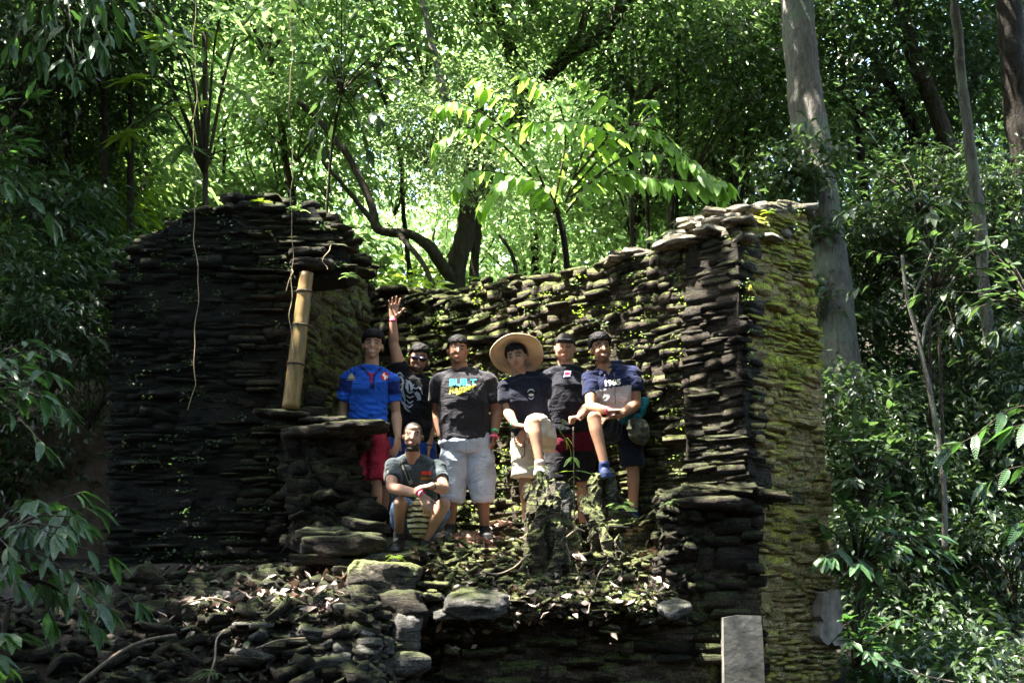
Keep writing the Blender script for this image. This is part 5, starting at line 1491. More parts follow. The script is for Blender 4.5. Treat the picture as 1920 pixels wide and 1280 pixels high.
def decal(root, target, polys, col, name='print', off=.006, rings=None, mat='cloth', sub=.012):
    """polys: list of closed pixel outlines (px,py,Y) laid on the cloth along the depth axis"""
    V_, F_ = co(target), [tuple(p.vertices) for p in target.polygons]
    bvh = BVHTree.FromPolygons([Vector(v) for v in V_], F_)
    bm = bmesh.new()
    for poly in polys:
        f = bm.faces.new([bm.verts.new((px, 0, -py)) for px, py in poly])
    bmesh.ops.triangulate(bm, faces=bm.faces[:])
    return _project(root, bm, bvh, col, name, off, mat)
def _project(root, bm, bvh, col, name, off, mat, Y0=None):
    for it in range(4):
        es = [e for e in bm.edges if e.calc_length() > 3.0]
        if not es: break
        bmesh.ops.subdivide_edges(bm, edges=es, cuts=1)
        bmesh.ops.triangulate(bm, faces=[f for f in bm.faces if len(f.verts) > 3])
    dead = []
    for v in bm.verts:
        d = ray(v.co.x, -v.co.z).normalized()
        hit = bvh.ray_cast(Vector((0, 0, CAM_Z)), d)
        if hit[0] is None: dead.append(v); continue
        v.co = hit[0] - d * off
    if dead: bmesh.ops.delete(bm, geom=dead, context='VERTS')
    me = bpy.data.meshes.new(name); bm.to_mesh(me); bm.free()
    if not len(me.vertices): return None
    me.materials.append(M[mat]); paint(me, full(me, col))
    return wmesh(name, me, root)
def text_decal(root, target, txt, px, py, h, col, name='lettering', rot=0, shear=0, wx=1.0, bold=0.0, off=.0065):
    """txt centred at pixel px,py with cap height h (pixels), laid on the cloth"""
    cu = bpy.data.curves.new('t', 'FONT'); cu.body = txt; cu.size = 1; cu.align_x = 'CENTER'; cu.align_y = 'CENTER'; cu.offset = bold; cu.shear = shear
    cu.resolution_u = 2
    o = bpy.data.objects.new('t', cu); C.objects.link(o)
    dg = bpy.context.evaluated_depsgraph_get(); dg.update()
    me = bpy.data.meshes.new_from_object(o.evaluated_get(dg))
    bpy.data.objects.remove(o)
    bm = bmesh.new(); bm.from_mesh(me); bpy.data.meshes.remove(me)
    sc = h / .70; a = R(rot)
    for v in bm.verts:
        x, y = v.co.x * sc * wx, v.co.y * sc
        v.co = Vector((px + x * math.cos(a) + y * math.sin(a), 0, -(py + x * math.sin(a) - y * math.cos(a))))
    bmesh.ops.triangulate(bm, faces=bm.faces[:])
    V_, F_ = co(target), [tuple(p.vertices) for p in target.polygons]
    bvh = BVHTree.FromPolygons([Vector(v) for v in V_], F_)
    return _project(root, bm, bvh, col, name, off, 'cloth')
def circle(px, py, r, n=20, ry=None): return [(px + r * math.cos(6.2832 * k / n), py + (ry or r) * math.sin(6.2832 * k / n)) for k in range(n)]
def stroke(pts, w):
    """thick polyline outline (pixels); w may be list"""
    pts = [Vector((a, b, 0)) for a, b in pts]; p = smooth_path(pts, 5)
    n = len(p); out = []
    ws = np.interp(np.linspace(0, 1, n), np.linspace(0, 1, len(w)), w) if hasattr(w, '__len__') else [w] * n
    L, Rr = [], []
    for i in range(n):
        d = (p[min(i + 1, n - 1)] - p[max(0, i - 1)]).normalized(); s_ = Vector((-d.y, d.x, 0))
        L.append(p[i] + s_ * ws[i] / 2); Rr.append(p[i] - s_ * ws[i] / 2)
    return [[(L[i].x, L[i].y), (L[i + 1].x, L[i + 1].y), (Rr[i + 1].x, Rr[i + 1].y), (Rr[i].x, Rr[i].y)] for i in range(n - 1)]

def person(Y, label, base_px):
    b = P(base_px[0], base_px[1], Y)
    return empty('person', b, label, 'person')
def body_finish(S, root, head, skin, hair, vox=.0068, **kw):
    me = S.fuse(vox, 2, 'body', .5)
    V = co(me); col = head.tint(V, skin, hair, **kw)
    paint(me, np.clip(col, 0, 1)); me.materials.append(M['skin'])
    return wmesh('body', me, root)
def eyes(root, head, iris=(.02, .012, .008)):
    for q in (-1, 1):
        S = Shape(); head.ell(S, (q * .031, .0665, .0005), (.0125, .0125, .0085))
        me = mk('eye', np.concatenate(S.V), S.F, M['gloss'])
        L = head.loc(co(me)); c = full(me, (.12, .10, .09))
        c[(np.hypot(L[:, 0] - q * .031, L[:, 2] - .0005) < .0062)] = iris
        paint(me, c); wmesh('eye', me, root)
def cloth(S, root, name, colf, vox=.0085, smooth=4, wr=(.006, 9, 1, (1, 1, 1)), mat='cloth', extra=None):
    me = S.fuse(vox, smooth, name)
    wrinkle(me, *wr[:3], stretch=wr[3], extra=extra)
    V = co(me)
    c = colf(V) if callable(colf) else full(me, colf)
    paint(me, np.clip(c, 0, 1)); me.materials.append(M[mat])
    o = wmesh(name, me, root); return o, me
def to_px(V):
    """world points -> photograph pixels (used to lay dye boundaries like hems and stripes)"""
    V = np.asarray(V); x, y, z = V[:, 0], V[:, 1], V[:, 2] - CAM_Z
    dpt = y * CP + z * SP; up = z * CP - y * SP
    return 960 + x / dpt * F_PX, 640 - up / dpt * F_PX
def shorts(S, pel, hl, hr, kl, kr, tl, tr, r0, r1, w, dpt):
    pel, hl, hr, kl, kr = map(Vector, (pel, hl, hr, kl, kr))
    S.loft([(pel - Vector((0, 0, .10)), Vector((w * .96, 0, 0)), Vector((0, dpt, 0))), (pel - Vector((0, 0, .04)), Vector((w * 1.03, 0, 0)), Vector((0, dpt * 1.03, 0))), (pel + Vector((0, 0, .05)), Vector((w * .98, 0, 0)), Vector((0, dpt * .95, 0)))])
    for h, k_, t in ((hl, kl, tl), (hr, kr, tr)):
        S.cap(h, h.lerp(k_, t), r0, r1, [(.4, r0 * .98), (.98, r1)])

H_BLACK = (.006, .005, .005)
V3 = Vector

# ---------- 1: blue jersey
def man_blue():
    Y = 11.95; q = lambda x, y, d=0: P(x, y, Y + d)
    root = person(Y, 'man in a blue rugby jersey and red shorts behind the broken sill', (694, 985))
    skin = (0.370, 0.208, 0.130)
    hd = Head(q(698.5, 643.5, -.06), yaw=3, roll=3, pitch=-3, k=1.07)
    S = Shape(); hd.build(S, .97)
    neck, chest, pel = q(696, 692, .04), q(692, 735, .03), q(690, 808, .05)
    ls, rs = q(655, 702, .03), q(734, 708, .03)
    S.cap(hd.w(0, -.02, -.08), neck - V3((0, 0, .05)), .057, .068)
    torso(S, pel, chest, neck, ls, rs, (.15, .135, .155), (.10, .09, .11))
    le, lw_, re, rw = q(641, 775, .06), q(652, 832, .0), q(743, 776, .06), q(746, 820, -.05)
    arm(S, ls, le, lw_, 1.0, .95); arm(S, rs, re, rw, 1.0, .95)
    hand(S, lw_, (0, -.2, -1), (1, 0, 0), -1, curl=.3)
    hand(S, rw, (-.12, -.15, -1), (-.8, .5, 0), 1, curl=.35, thumb=.7)
    hl, hr = q(674, 822, .05), q(708, 822, .05)
    kl, kr = q(672, 905, .03), q(705, 905, .02); al, ar = q(672, 988, .1), q(706, 985, .08)
    leg(S, hl, kl, al); leg(S, hr, kr, ar)
    body_finish(S, root, hd, skin, H_BLACK, teeth=True); eyes(root, hd)
    me = hd.hair_mesh(H_BLACK, .030, .010, .055, .010, 3); wmesh('hair', me, root)
    for a_, t_ in ((al, (-.2, -1, 0)), (ar, (.1, -1, 0))): wmesh('shoe', shoe_mesh(a_, t_, ((.02, .02, .022), (.2, .2, .2))), root)
    S = Shape(.12); torso(S, pel, chest, neck, ls, rs, (.153, .142, .157), (.105, .10, .112), .014, hem=.02)
    sleeve(S, ls, le, .64, .071, .064); sleeve(S, rs, re, .64, .071, .064)
    def colf(V):
        c = np.tile(np.array((.016, .085, .44)), (len(V), 1)); px, py = to_px(V)
        for s_, e_ in ((ls, le), (rs, re)):
            d = np.array(e_ - s_); L2 = d @ d; t = ((V - np.array(s_)) @ d) / L2
            rad = np.linalg.norm((V - np.array(s_)) - t[:, None] * d, axis=1)
            inn = (rad < .095) & (t > .12) & (t < .47) & (np.abs(px - 694) > 33)
            c[inn] = (.012, .022, .13)
            st = (rad < .1) & (t > -.3) & (t < .10) & (np.abs(px - 694) > 26) & ((np.abs(px - 694) % 7) < 2.6) & (py < 702)
            c[st] = (.012, .022, .14)
        return c
    def creases(V):
        px, py = to_px(V); w = np.sin((py - .25 * (px - 690) + 6 * np.sin(px * .07)) * .55 + 2 * vn(V, 6, 3)) * np.clip((py - 735) / 40, 0, 1) * (np.abs(px - 690) < 40)
        return w * .0042
    o, sh = cloth(S, root, 'jersey', colf, .0075, 3, (.005, 8, 2, (1, 1, 1.6)), extra=creases)
    # collar
    decal(root, sh, stroke([(672, 684), (684, 694), (693, 703), (698, 712)], [6, 5, 5, 4]) + stroke([(716, 688), (708, 696), (702, 703), (699, 712)], [5, 5, 5, 4]) + [[(694, 703), (703, 703), (702, 729), (694, 729)]], (.012, .02, .11), 'collar')
    decal(root, sh, [[(690, 697), (701, 701), (696, 722)]], (.42, .02, .02), 'placket', .006)
    GOLD = (.55, .46, .22)
    decal(root, sh, [[(651, 709), (654, 706), (656, 709)], [(655, 709), (654, 704), (656, 702), (661, 709)], [(660, 709), (657, 700), (660, 699), (666, 709)]], GOLD, 'three_bar_logo', .006)
    decal(root, sh, [[(650, 711), (667, 711), (667, 712.2), (650, 712.2)]], GOLD, 'logo_lettering', .006)
    decal(root, sh, [circle(721.5, 705, 7.2, 18, 8)], (.62, .02, .02), 'crest', .006)
    decal(root, sh, [[(718, 700), (721, 698), (722, 702), (727, 705), (727, 710), (724, 707), (722, 712), (720, 712), (720, 706), (717, 704)]], (.8, .75, .65), 'rooster_emblem', .0085)
    S = Shape(.1); shorts(S, pel, hl, hr, kl, kr, .93, .93, .102, .098, .165, .118)
    cloth(S, root, 'shorts', (.32, .022, .04), .009, 4, (.006, 8, 3, (1, 1, .6)))

# ---------- 2: waving man
def man_wave():
    Y = 12.5; q = lambda x, y, d=0: P(x, y, Y + d)
    root = person(Y, 'man in sunglasses and black printed T-shirt raising one hand high', (745, 985))
    skin = (0.405, 0.216, 0.141)
    hd = Head(q(785, 672, -.05), yaw=8, roll=9, pitch=8, k=1.04)
    S = Shape(); hd.build(S, 1.04, .006)
    neck, chest, pel = q(779, 708, .05), q(777, 745, .04), q(772, 822, .05)
    ls, rs = q(752, 700, .04), q(812, 722, .04)
    S.cap(hd.w(0, -.02, -.08), neck - V3((0, 0, .05)), .060, .068)
    torso(S, pel, chest, neck, ls, rs, (.165, .165, .165), (.12, .12, .12))
    le, lw_ = q(738, 645, .02), q(737, 597, -.02)
    arm(S, ls, le, lw_, 1.0, 1.12, 1.05)
    hand(S, lw_, (.06, 0, 1), (0, -1, 0), 1, 1.06, curl=.12, spread=.16, thumb=.75)
    re, rw = q(808, 778, .08), q(804, 838, -.03)
    arm(S, rs, re, rw, 1.0, 1.12, 1.05); hand(S, rw, (0, -.1, -1), (-1, 0, 0), 1, curl=.4)
    hl, hr = q(752, 830, .05), q(792, 830, .05); kl, kr = q(722, 908, .0), q(800, 910, .05); al, ar = q(715, 985, .02), q(806, 985, .1)
    leg(S, hl, kl, al, 1.0, 1.05); leg(S, hr, kr, ar, 1.0, 1.05)
    body_finish(S, root, hd, skin, (.02, .016, .014), beard=.8, teeth=True, eyes=False)
    wmesh('hair', hd.hair_mesh((.014, .012, .012), .024, .006, .066, .012, 5, spike=1.0), root)
    # sunglasses
    S = Shape()
    for s_ in (-1, 1):
        S.loft([(hd.w(s_ * .034, .094, .001) + (hd.m @ V3((0, e, 0))), hd.m @ V3((.033, 0, 0)) * hd.k, hd.m @ V3((0, 0, .023)) * hd.k) for e in (-.004, 0, .004)])
        hd.cap(S, (s_ * .062, .078, .010), (s_ * .081, -.01, .004), .0042, .0035)
    hd.cap(S, (-.012, .092, .012), (.012, .092, .012), .005, .005)
    me = S.fuse(.0045, 1, 'sunglasses'); paint(me, full(me, (.015, .008, .02))); me.materials.append(M['gloss']); wmesh('sunglasses', me, root)
    for a_, t_ in ((al, (-.3, -1, 0)), (ar, (.3, -1, 0))): wmesh('shoe', shoe_mesh(a_, t_, ((.03, .03, .035), (.3, .3, .3))), root)
    band(root, le, lw_, .93, .030, PINK); band(root, le, lw_, .76, .031, GREEN)
    band(root, re, rw, .97, .030, (.03, .03, .03), 'watch', .008)
    S = Shape(.12); torso(S, pel, chest, neck, ls, rs, (.17, .172, .167), (.125, .125, .122), .014, hem=-.04)
    sleeve(S, ls, le, .36, .078, .068); sleeve(S, rs, re, .70, .078, .07)
    o, sh = cloth(S, root, 'tshirt', (.008, .008, .010), .0085, 4, (.006, 7, 5, (1, 1, .8)))
    GR = (.30, .32, .38); st = []
    for pts, w in (([(744, 702), (750, 699), (757, 706)], [2, 4, 1]), ([(745, 712), (751, 706), (756, 716), (750, 722)], [3, 5, 3, 1]), ([(760, 712), (768, 716), (772, 726), (770, 738)], [1, 4, 6, 1]),
                   ([(757, 716), (754, 728), (757, 742), (760, 752)], [2, 4, 6, 2]), ([(764, 716), (763, 726), (766, 733)], [5, 6, 2]), ([(774, 726), (780, 728), (786, 726), (790, 732), (792, 740)], [2, 3, 3, 3, 1]),
                   ([(779, 735), (783, 740), (786, 747), (782, 750)], [6, 9, 7, 2]), ([(762, 732), (768, 736), (776, 734)], [1, 3, 2]), ([(761, 740), (768, 745), (776, 742)], [1, 3.4, 2]), ([(762, 749), (768, 755), (775, 751)], [1, 3, 2]),
                   ([(760, 757), (767, 763), (774, 758)], [1, 3, 2]), ([(757, 752), (760, 764), (766, 770), (771, 772)], [3, 4, 3, 1]), ([(746, 722), (748, 734), (753, 742)], [1, 3, 2]), ([(750, 742), (753, 752), (756, 758)], [2, 4, 1]), ([(746, 728), (753, 731)], [2, 3]), ([(770, 726), (777, 720)], [3, 1])):
        st += stroke(pts, w)
    decal(root, sh, st, GR, 'swirl_print')
    S = Shape(.1); shorts(S, pel - V3((0, 0, .02)), hl, hr, kl, kr, .97, .97, .108, .095, .18, .13)
    cloth(S, root, 'shorts', (.02, .07, .30), .011, 4, (.006, 8, 6, (1, 1, .6)))

# ---------- 3: grey T-shirt with lettering
def man_built():
    Y = 12.15; q = lambda x, y, d=0: P(x, y, Y + d)
    root = person(Y, 'stocky man in charcoal lettered T-shirt and pale grey cargo shorts, hand in pocket', (876, 1000))
    skin = (0.264, 0.132, 0.081)
    hd = Head(q(859, 654, -.06), yaw=4, roll=-2, pitch=0, k=1.03)
    S = Shape(); hd.build(S, 1.07, .012)
    neck, chest, pel = q(868, 697, .05), q(869, 738, .03), q(872, 822, .05)
    ls, rs = q(827, 710, .04), q(913, 711, .04)
    S.cap(hd.w(0, -.02, -.08), neck - V3((0, 0, .05)), .066, .076)
    torso(S, pel, chest, neck, ls, rs, (.19, .19, .18), (.15, .155, .14))
    le, lw_, re, rw = q(821, 775, .10), q(828, 818, .02), q(931, 772, .06), q(927, 812, -.02)
    arm(S, ls, le, lw_, 1.05, 1.2, 1.1); arm(S, rs, re, rw, 1.05, 1.2, 1.12)
    hand(S, lw_, (.1, 0, -1), (1, 0, 0), -1, curl=.4); hand(S, rw, (-.1, 0, -1), (-1, .2, 0), 1, curl=.3)
    hl, hr = q(853, 838, .05), q(896, 838, .05); kl, kr = q(848, 918, .03), q(904, 918, .03); al, ar = q(844, 983, .08), q(909, 986, .08)
    leg(S, hl, kl, al, 1.05, 1.1); leg(S, hr, kr, ar, 1.05, 1.1)
    body_finish(S, root, hd, skin, H_BLACK, beard=.12); eyes(root, hd)
    wmesh('hair', hd.hair_mesh((.007, .006, .006), .022, .008, .060, .004, 8, spike=.9), root)
    for a_, t_ in ((al, (-.15, -1, 0)), (ar, (.2, -1, 0))): wmesh('shoe', shoe_mesh(a_, t_, ((.012, .012, .014), (.05, .05, .05)), 1.05), root)
    band(root, re, rw, .90, .034, GREEN); band(root, re, rw, 1.18, .034, PINK)
    S = Shape(.12); torso(S, pel, chest, neck, ls, rs, (.20, .205, .19), (.155, .165, .145), .014, hem=-.02)
    sleeve(S, ls, le, .66, .088, .085); sleeve(S, rs, re, .66, .088, .085)
    o, sh = cloth(S, root, 'tshirt', (.026, .024, .028), .0085, 4, (.007, 6, 9, (1, 1, .7)))
    text_decal(root, sh, 'BUILT', 867.5, 717, 12.5, (.05, .42, .48), 'teal_lettering', wx=1.1, bold=.03)
    text_decal(root, sh, 'Rainier', 865, 728.5, 12, (.62, .58, .10), 'script_lettering', rot=-12, shear=.35, wx=1.05, bold=.025, off=.009)
    decal(root, sh, stroke([(855, 736), (866, 734), (878, 729), (890, 724)], [7.5, 5.5, 3.5, 1]), (.60, .60, .08), 'swoosh_print', .006)
    S = Shape(.1); shorts(S, pel - V3((0, 0, .015)), hl, hr, kl, kr, 1.25, 1.25, .125, .098, .215, .165)
    o, sm = cloth(S, root, 'cargo_shorts', (.42, .46, .55), .0095, 4, (.008, 6, 10, (1, 1, .5)))
    decal(root, sm, [[(912, 862), (929, 862), (930, 888), (912, 886)]], (.38, .42, .50), 'pocket', .012)
    decal(root, sm, [[(911, 859), (929, 859), (930, 868), (911, 867)]], (.44, .48, .57), 'pocket_flap', .018)
    decal(root, sm, stroke([(873, 815), (874, 840), (873, 858)], 1.0), (.25, .28, .33), 'fly_seam', .004)

# ---------- 4: straw hat
def man_hat():
    Y = 11.65; q = lambda x, y, d=0: P(x, y, Y + d)
    root = person(Y, 'man in a wide straw hat and navy T-shirt resting one shoe on the stump', (990, 990))
    skin = (0.352, 0.192, 0.118)
    hd = Head(q(965, 668.5, -.08), yaw=-14, roll=-12, pitch=4, k=1.02)
    S = Shape(); hd.build(S, .98)
    neck, chest, pel = q(974, 706, .04), q(984, 745, .02), q(1000, 820, .06)
    ls, rs = q(951, 718, .03), q(1017, 707, .03)
    S.cap(hd.w(0, -.02, -.08), neck - V3((0, 0, .05)), .056, .066)
    torso(S, pel, chest, neck, ls, rs, (.15, .14, .155), (.11, .10, .11))
    le, lw_ = q(952, 772, -.02), q(966, 797, -.22)
    re, rw = q(1014, 765, .02), q(984, 806, -.18)
    arm(S, ls, le, lw_, .98, .95); arm(S, rs, re, rw, .98, .95)
    hand(S, lw_, (1, -.1, -.1), (0, .4, -1), 1, curl=.4); hand(S, rw, (-.35, -.1, -.8), (-.2, -1, 0), -1, curl=.5)
    hl, hr = q(982, 826, .05), q(1020, 818, .05)
    kl, al = q(984, 892, .03), q(988, 975, .10)
    kr, ar = q(1001, 793, -.36), q(1012, 866, -.42)
    leg(S, hl, kl, al); leg(S, hr, kr, ar)
    body_finish(S, root, hd, skin, H_BLACK, beard=.18); eyes(root, hd)
    wmesh('hair', hd.hair_mesh(H_BLACK, .014, .010, .058, 0, 12), root)
    # hat: crown and wide brim tipped back
    m = 48; V, F = [], []
    ax = hd.m @ Matrix.Rotation(R(44), 3, 'X')
    c0 = hd.w(0, -.045, .042)
    prof = [(.0, .115), (.03, .113), (.06, .102), (.080, .075), (.088, .035), (.092, .012), (.11, .002), (.15, -.004), (.19, -.012), (.222, -.018)]
    prof = prof + [(r_ - .002, z_ - .006) for r_, z_ in reversed(prof)]
    for r_, z_ in prof:
        for k in range(m):
            t = 6.2832 * k / m; wv = .014 * math.sin(2 * t + .8) * max(0, (r_ - .08) / .13) + .006 * math.sin(5 * t) * max(0, (r_ - .1) / .12)
            V.append(tuple(c0 + ax @ (V3((r_ * math.cos(t), r_ * 1.02 * math.sin(t), z_ + wv)) * hd.k)))
    F = [(i * m + k, i * m + (k + 1) % m, (i + 1) * m + (k + 1) % m, (i + 1) * m + k) for i in range(len(prof) - 1) for k in range(m)]
    me = mk('straw_hat', V, F, M['straw']); L = (co(me) - np.array(c0)) @ np.array(ax)
    rr_ = np.hypot(L[:, 0], L[:, 1])
    paint(me, np.array((.62, .46, .28)) * (1 + .22 * np.sin(rr_ * 520))[:, None])
    wmesh('straw_hat', me, root)
    wmesh('shoe', shoe_mesh(ar, (-.05, -1, -.05), ((.30, .24, .22), (.10, .065, .055)), 1.05, up=V3((0, -.28, 1)).normalized()), root)
    wmesh('shoe', shoe_mesh(al, (-.1, -1, 0), ((.20, .17, .15), (.10, .065, .055))), root)
    band(root, le, lw_, .72, .031, PINK); band(root, le, lw_, .92, .030, GREEN)
    S = Shape(.12); torso(S, pel, chest, neck, ls, rs, (.155, .15, .158), (.115, .11, .112), .014, hem=0)
    sleeve(S, ls, le, .66, .074, .068); sleeve(S, rs, re, .60, .074, .07)
    o, sh = cloth(S, root, 'tshirt', (.009, .010, .019), .0085, 4, (.006, 7, 13, (1, 1, .8)))
    em = [circle(996, 740, 5.0, 14, 2.6)] + stroke([(989, 735), (992, 731), (998, 730), (1002, 734)], [1, 2.4, 2.4, 1]) + stroke([(991, 745), (996, 748), (1001, 744)], [1, 2, 1])
    decal(root, sh, em, (.38, .40, .42), 'round_emblem')
    S = Shape(.1); shorts(S, pel, hl, hr, kl, kr, .98, .86, .105, .092, .168, .125)
    o, sm = cloth(S, root, 'shorts', (.60, .53, .41), .009, 4, (.007, 7, 14, (1, 1, .6)))
    decal(root, sm, stroke([(966, 826), (975, 825), (983, 828), (983.5, 842), (983, 854), (975, 857), (967, 858)], 1.5), (.04, .035, .03), 'printed_line', .006)

# ---------- 5: black cap, maroon band
def man_cap():
    Y = 12.02; q = lambda x, y, d=0: P(x, y, Y + d)
    root = person(Y, 'smiling man in a black cap and black T-shirt with a small square chest badge', (1068, 985))
    skin = (0.422, 0.224, 0.148)
    hd = Head(q(1059, 651, -.05), yaw=-3, roll=2, pitch=6, k=1.03)
    S = Shape(); hd.build(S, 1.08, .012)
    neck, chest, pel = q(1064, 693, .05), q(1066, 735, .03), q(1068, 815, .05)
    ls, rs = q(1031, 702, .04), q(1100, 702, .04)
    S.cap(hd.w(0, -.02, -.08), neck - V3((0, 0, .05)), .064, .072)
    torso(S, pel, chest, neck, ls, rs, (.17, .165, .165), (.13, .13, .125))
    le, lw_, re, rw = q(1026, 765, .12), q(1032, 815, .12), q(1104, 757, .0), q(1087, 782, -.2)
    arm(S, ls, le, lw_, 1, 1.05, 1.0); arm(S, rs, re, rw, 1, 1.1, 1.1)
    hand(S, lw_, (0, 0, -1), (1, 0, 0), -1); hand(S, rw, (-1, -.25, -.1), (0, .25, -1), 1, 1.02, fist=1.0, curl=.3, thumb_up=True, thumb=1)
    hl, hr = q(1049, 830, .05), q(1088, 830, .05); kl, kr = q(1046, 905, .03), q(1092, 905, .03); al, ar = q(1044, 982, .08), q(1094, 982, .08)
    leg(S, hl, kl, al); leg(S, hr, kr, ar)
    body_finish(S, root, hd, skin, (.03, .022, .016), brow=.6, beard=.08); eyes(root, hd)
    wmesh('hair', hd.hair_mesh((.02, .016, .013), .004, .005, .06, 0, 15), root)
    S = Shape(); hd.ell(S, (0, -.012, .055), (.085, .100, .068)); hd.cap(S, (-.04, .075, .062), (.04, .075, .062), .010, .010)
    S.loft([(hd.w(0, .055, .066), hd.m @ V3((.070, 0, 0)), hd.m @ V3((0, .002, .008))), (hd.w(0, .095, .066), hd.m @ V3((.062, 0, 0)), hd.m @ V3((0, .002, .007))), (hd.w(0, .128, .058), hd.m @ V3((.045, 0, 0)), hd.m @ V3((0, .002, .006)))])
    me = S.fuse(.006, 2, 'cap'); paint(me, full(me, (.022, .024, .026))); me.materials.append(M['cloth']); wmesh('cap', me, root)
    for a_, t_ in ((al, (-.2, -1, 0)), (ar, (.2, -1, 0))): wmesh('shoe', shoe_mesh(a_, t_, ((.02, .02, .02), (.06, .06, .06))), root)
    S = Shape(.12); torso(S, pel, chest, neck, ls, rs, (.178, .175, .17), (.135, .135, .128), .014, hem=.03)
    sleeve(S, ls, le, .66, .078, .073); sleeve(S, rs, re, .66, .078, .073)
    o, sh = cloth(S, root, 'tshirt', (.012, .012, .017), .0085, 4, (.007, 6, 16, (1, 1, .7)))
    decal(root, sh, [[(1058, 696), (1071, 695), (1070, 706), (1056, 707)]], (.42, .45, .72), 'chest_badge', .005)
    decal(root, sh, [[(1060, 698), (1069, 697), (1068.5, 702), (1059.5, 702.5)]], (.60, .04, .10), 'badge_panel', .0075)
    decal(root, sh, [[(1059, 703.6), (1068.4, 703), (1068, 705), (1058.6, 705.5)]], (.8, .8, .85), 'badge_strip', .0075)
    def colf(V):
        px, py = to_px(V); c = full_np(V, (.012, .012, .014)); k = (py > 805) & (py < 846 - .03 * (px - 1060)); c[k] = (.11, .008, .02); return c
    S = Shape(.1); shorts(S, pel, hl, hr, kl, kr, .95, .95, .112, .105, .185, .14)
    cloth(S, root, 'shorts', colf, .0095, 4, (.006, 8, 17, (1, 1, .6)))
def full_np(V, c): return np.tile(np.array(c, float), (len(V), 1))

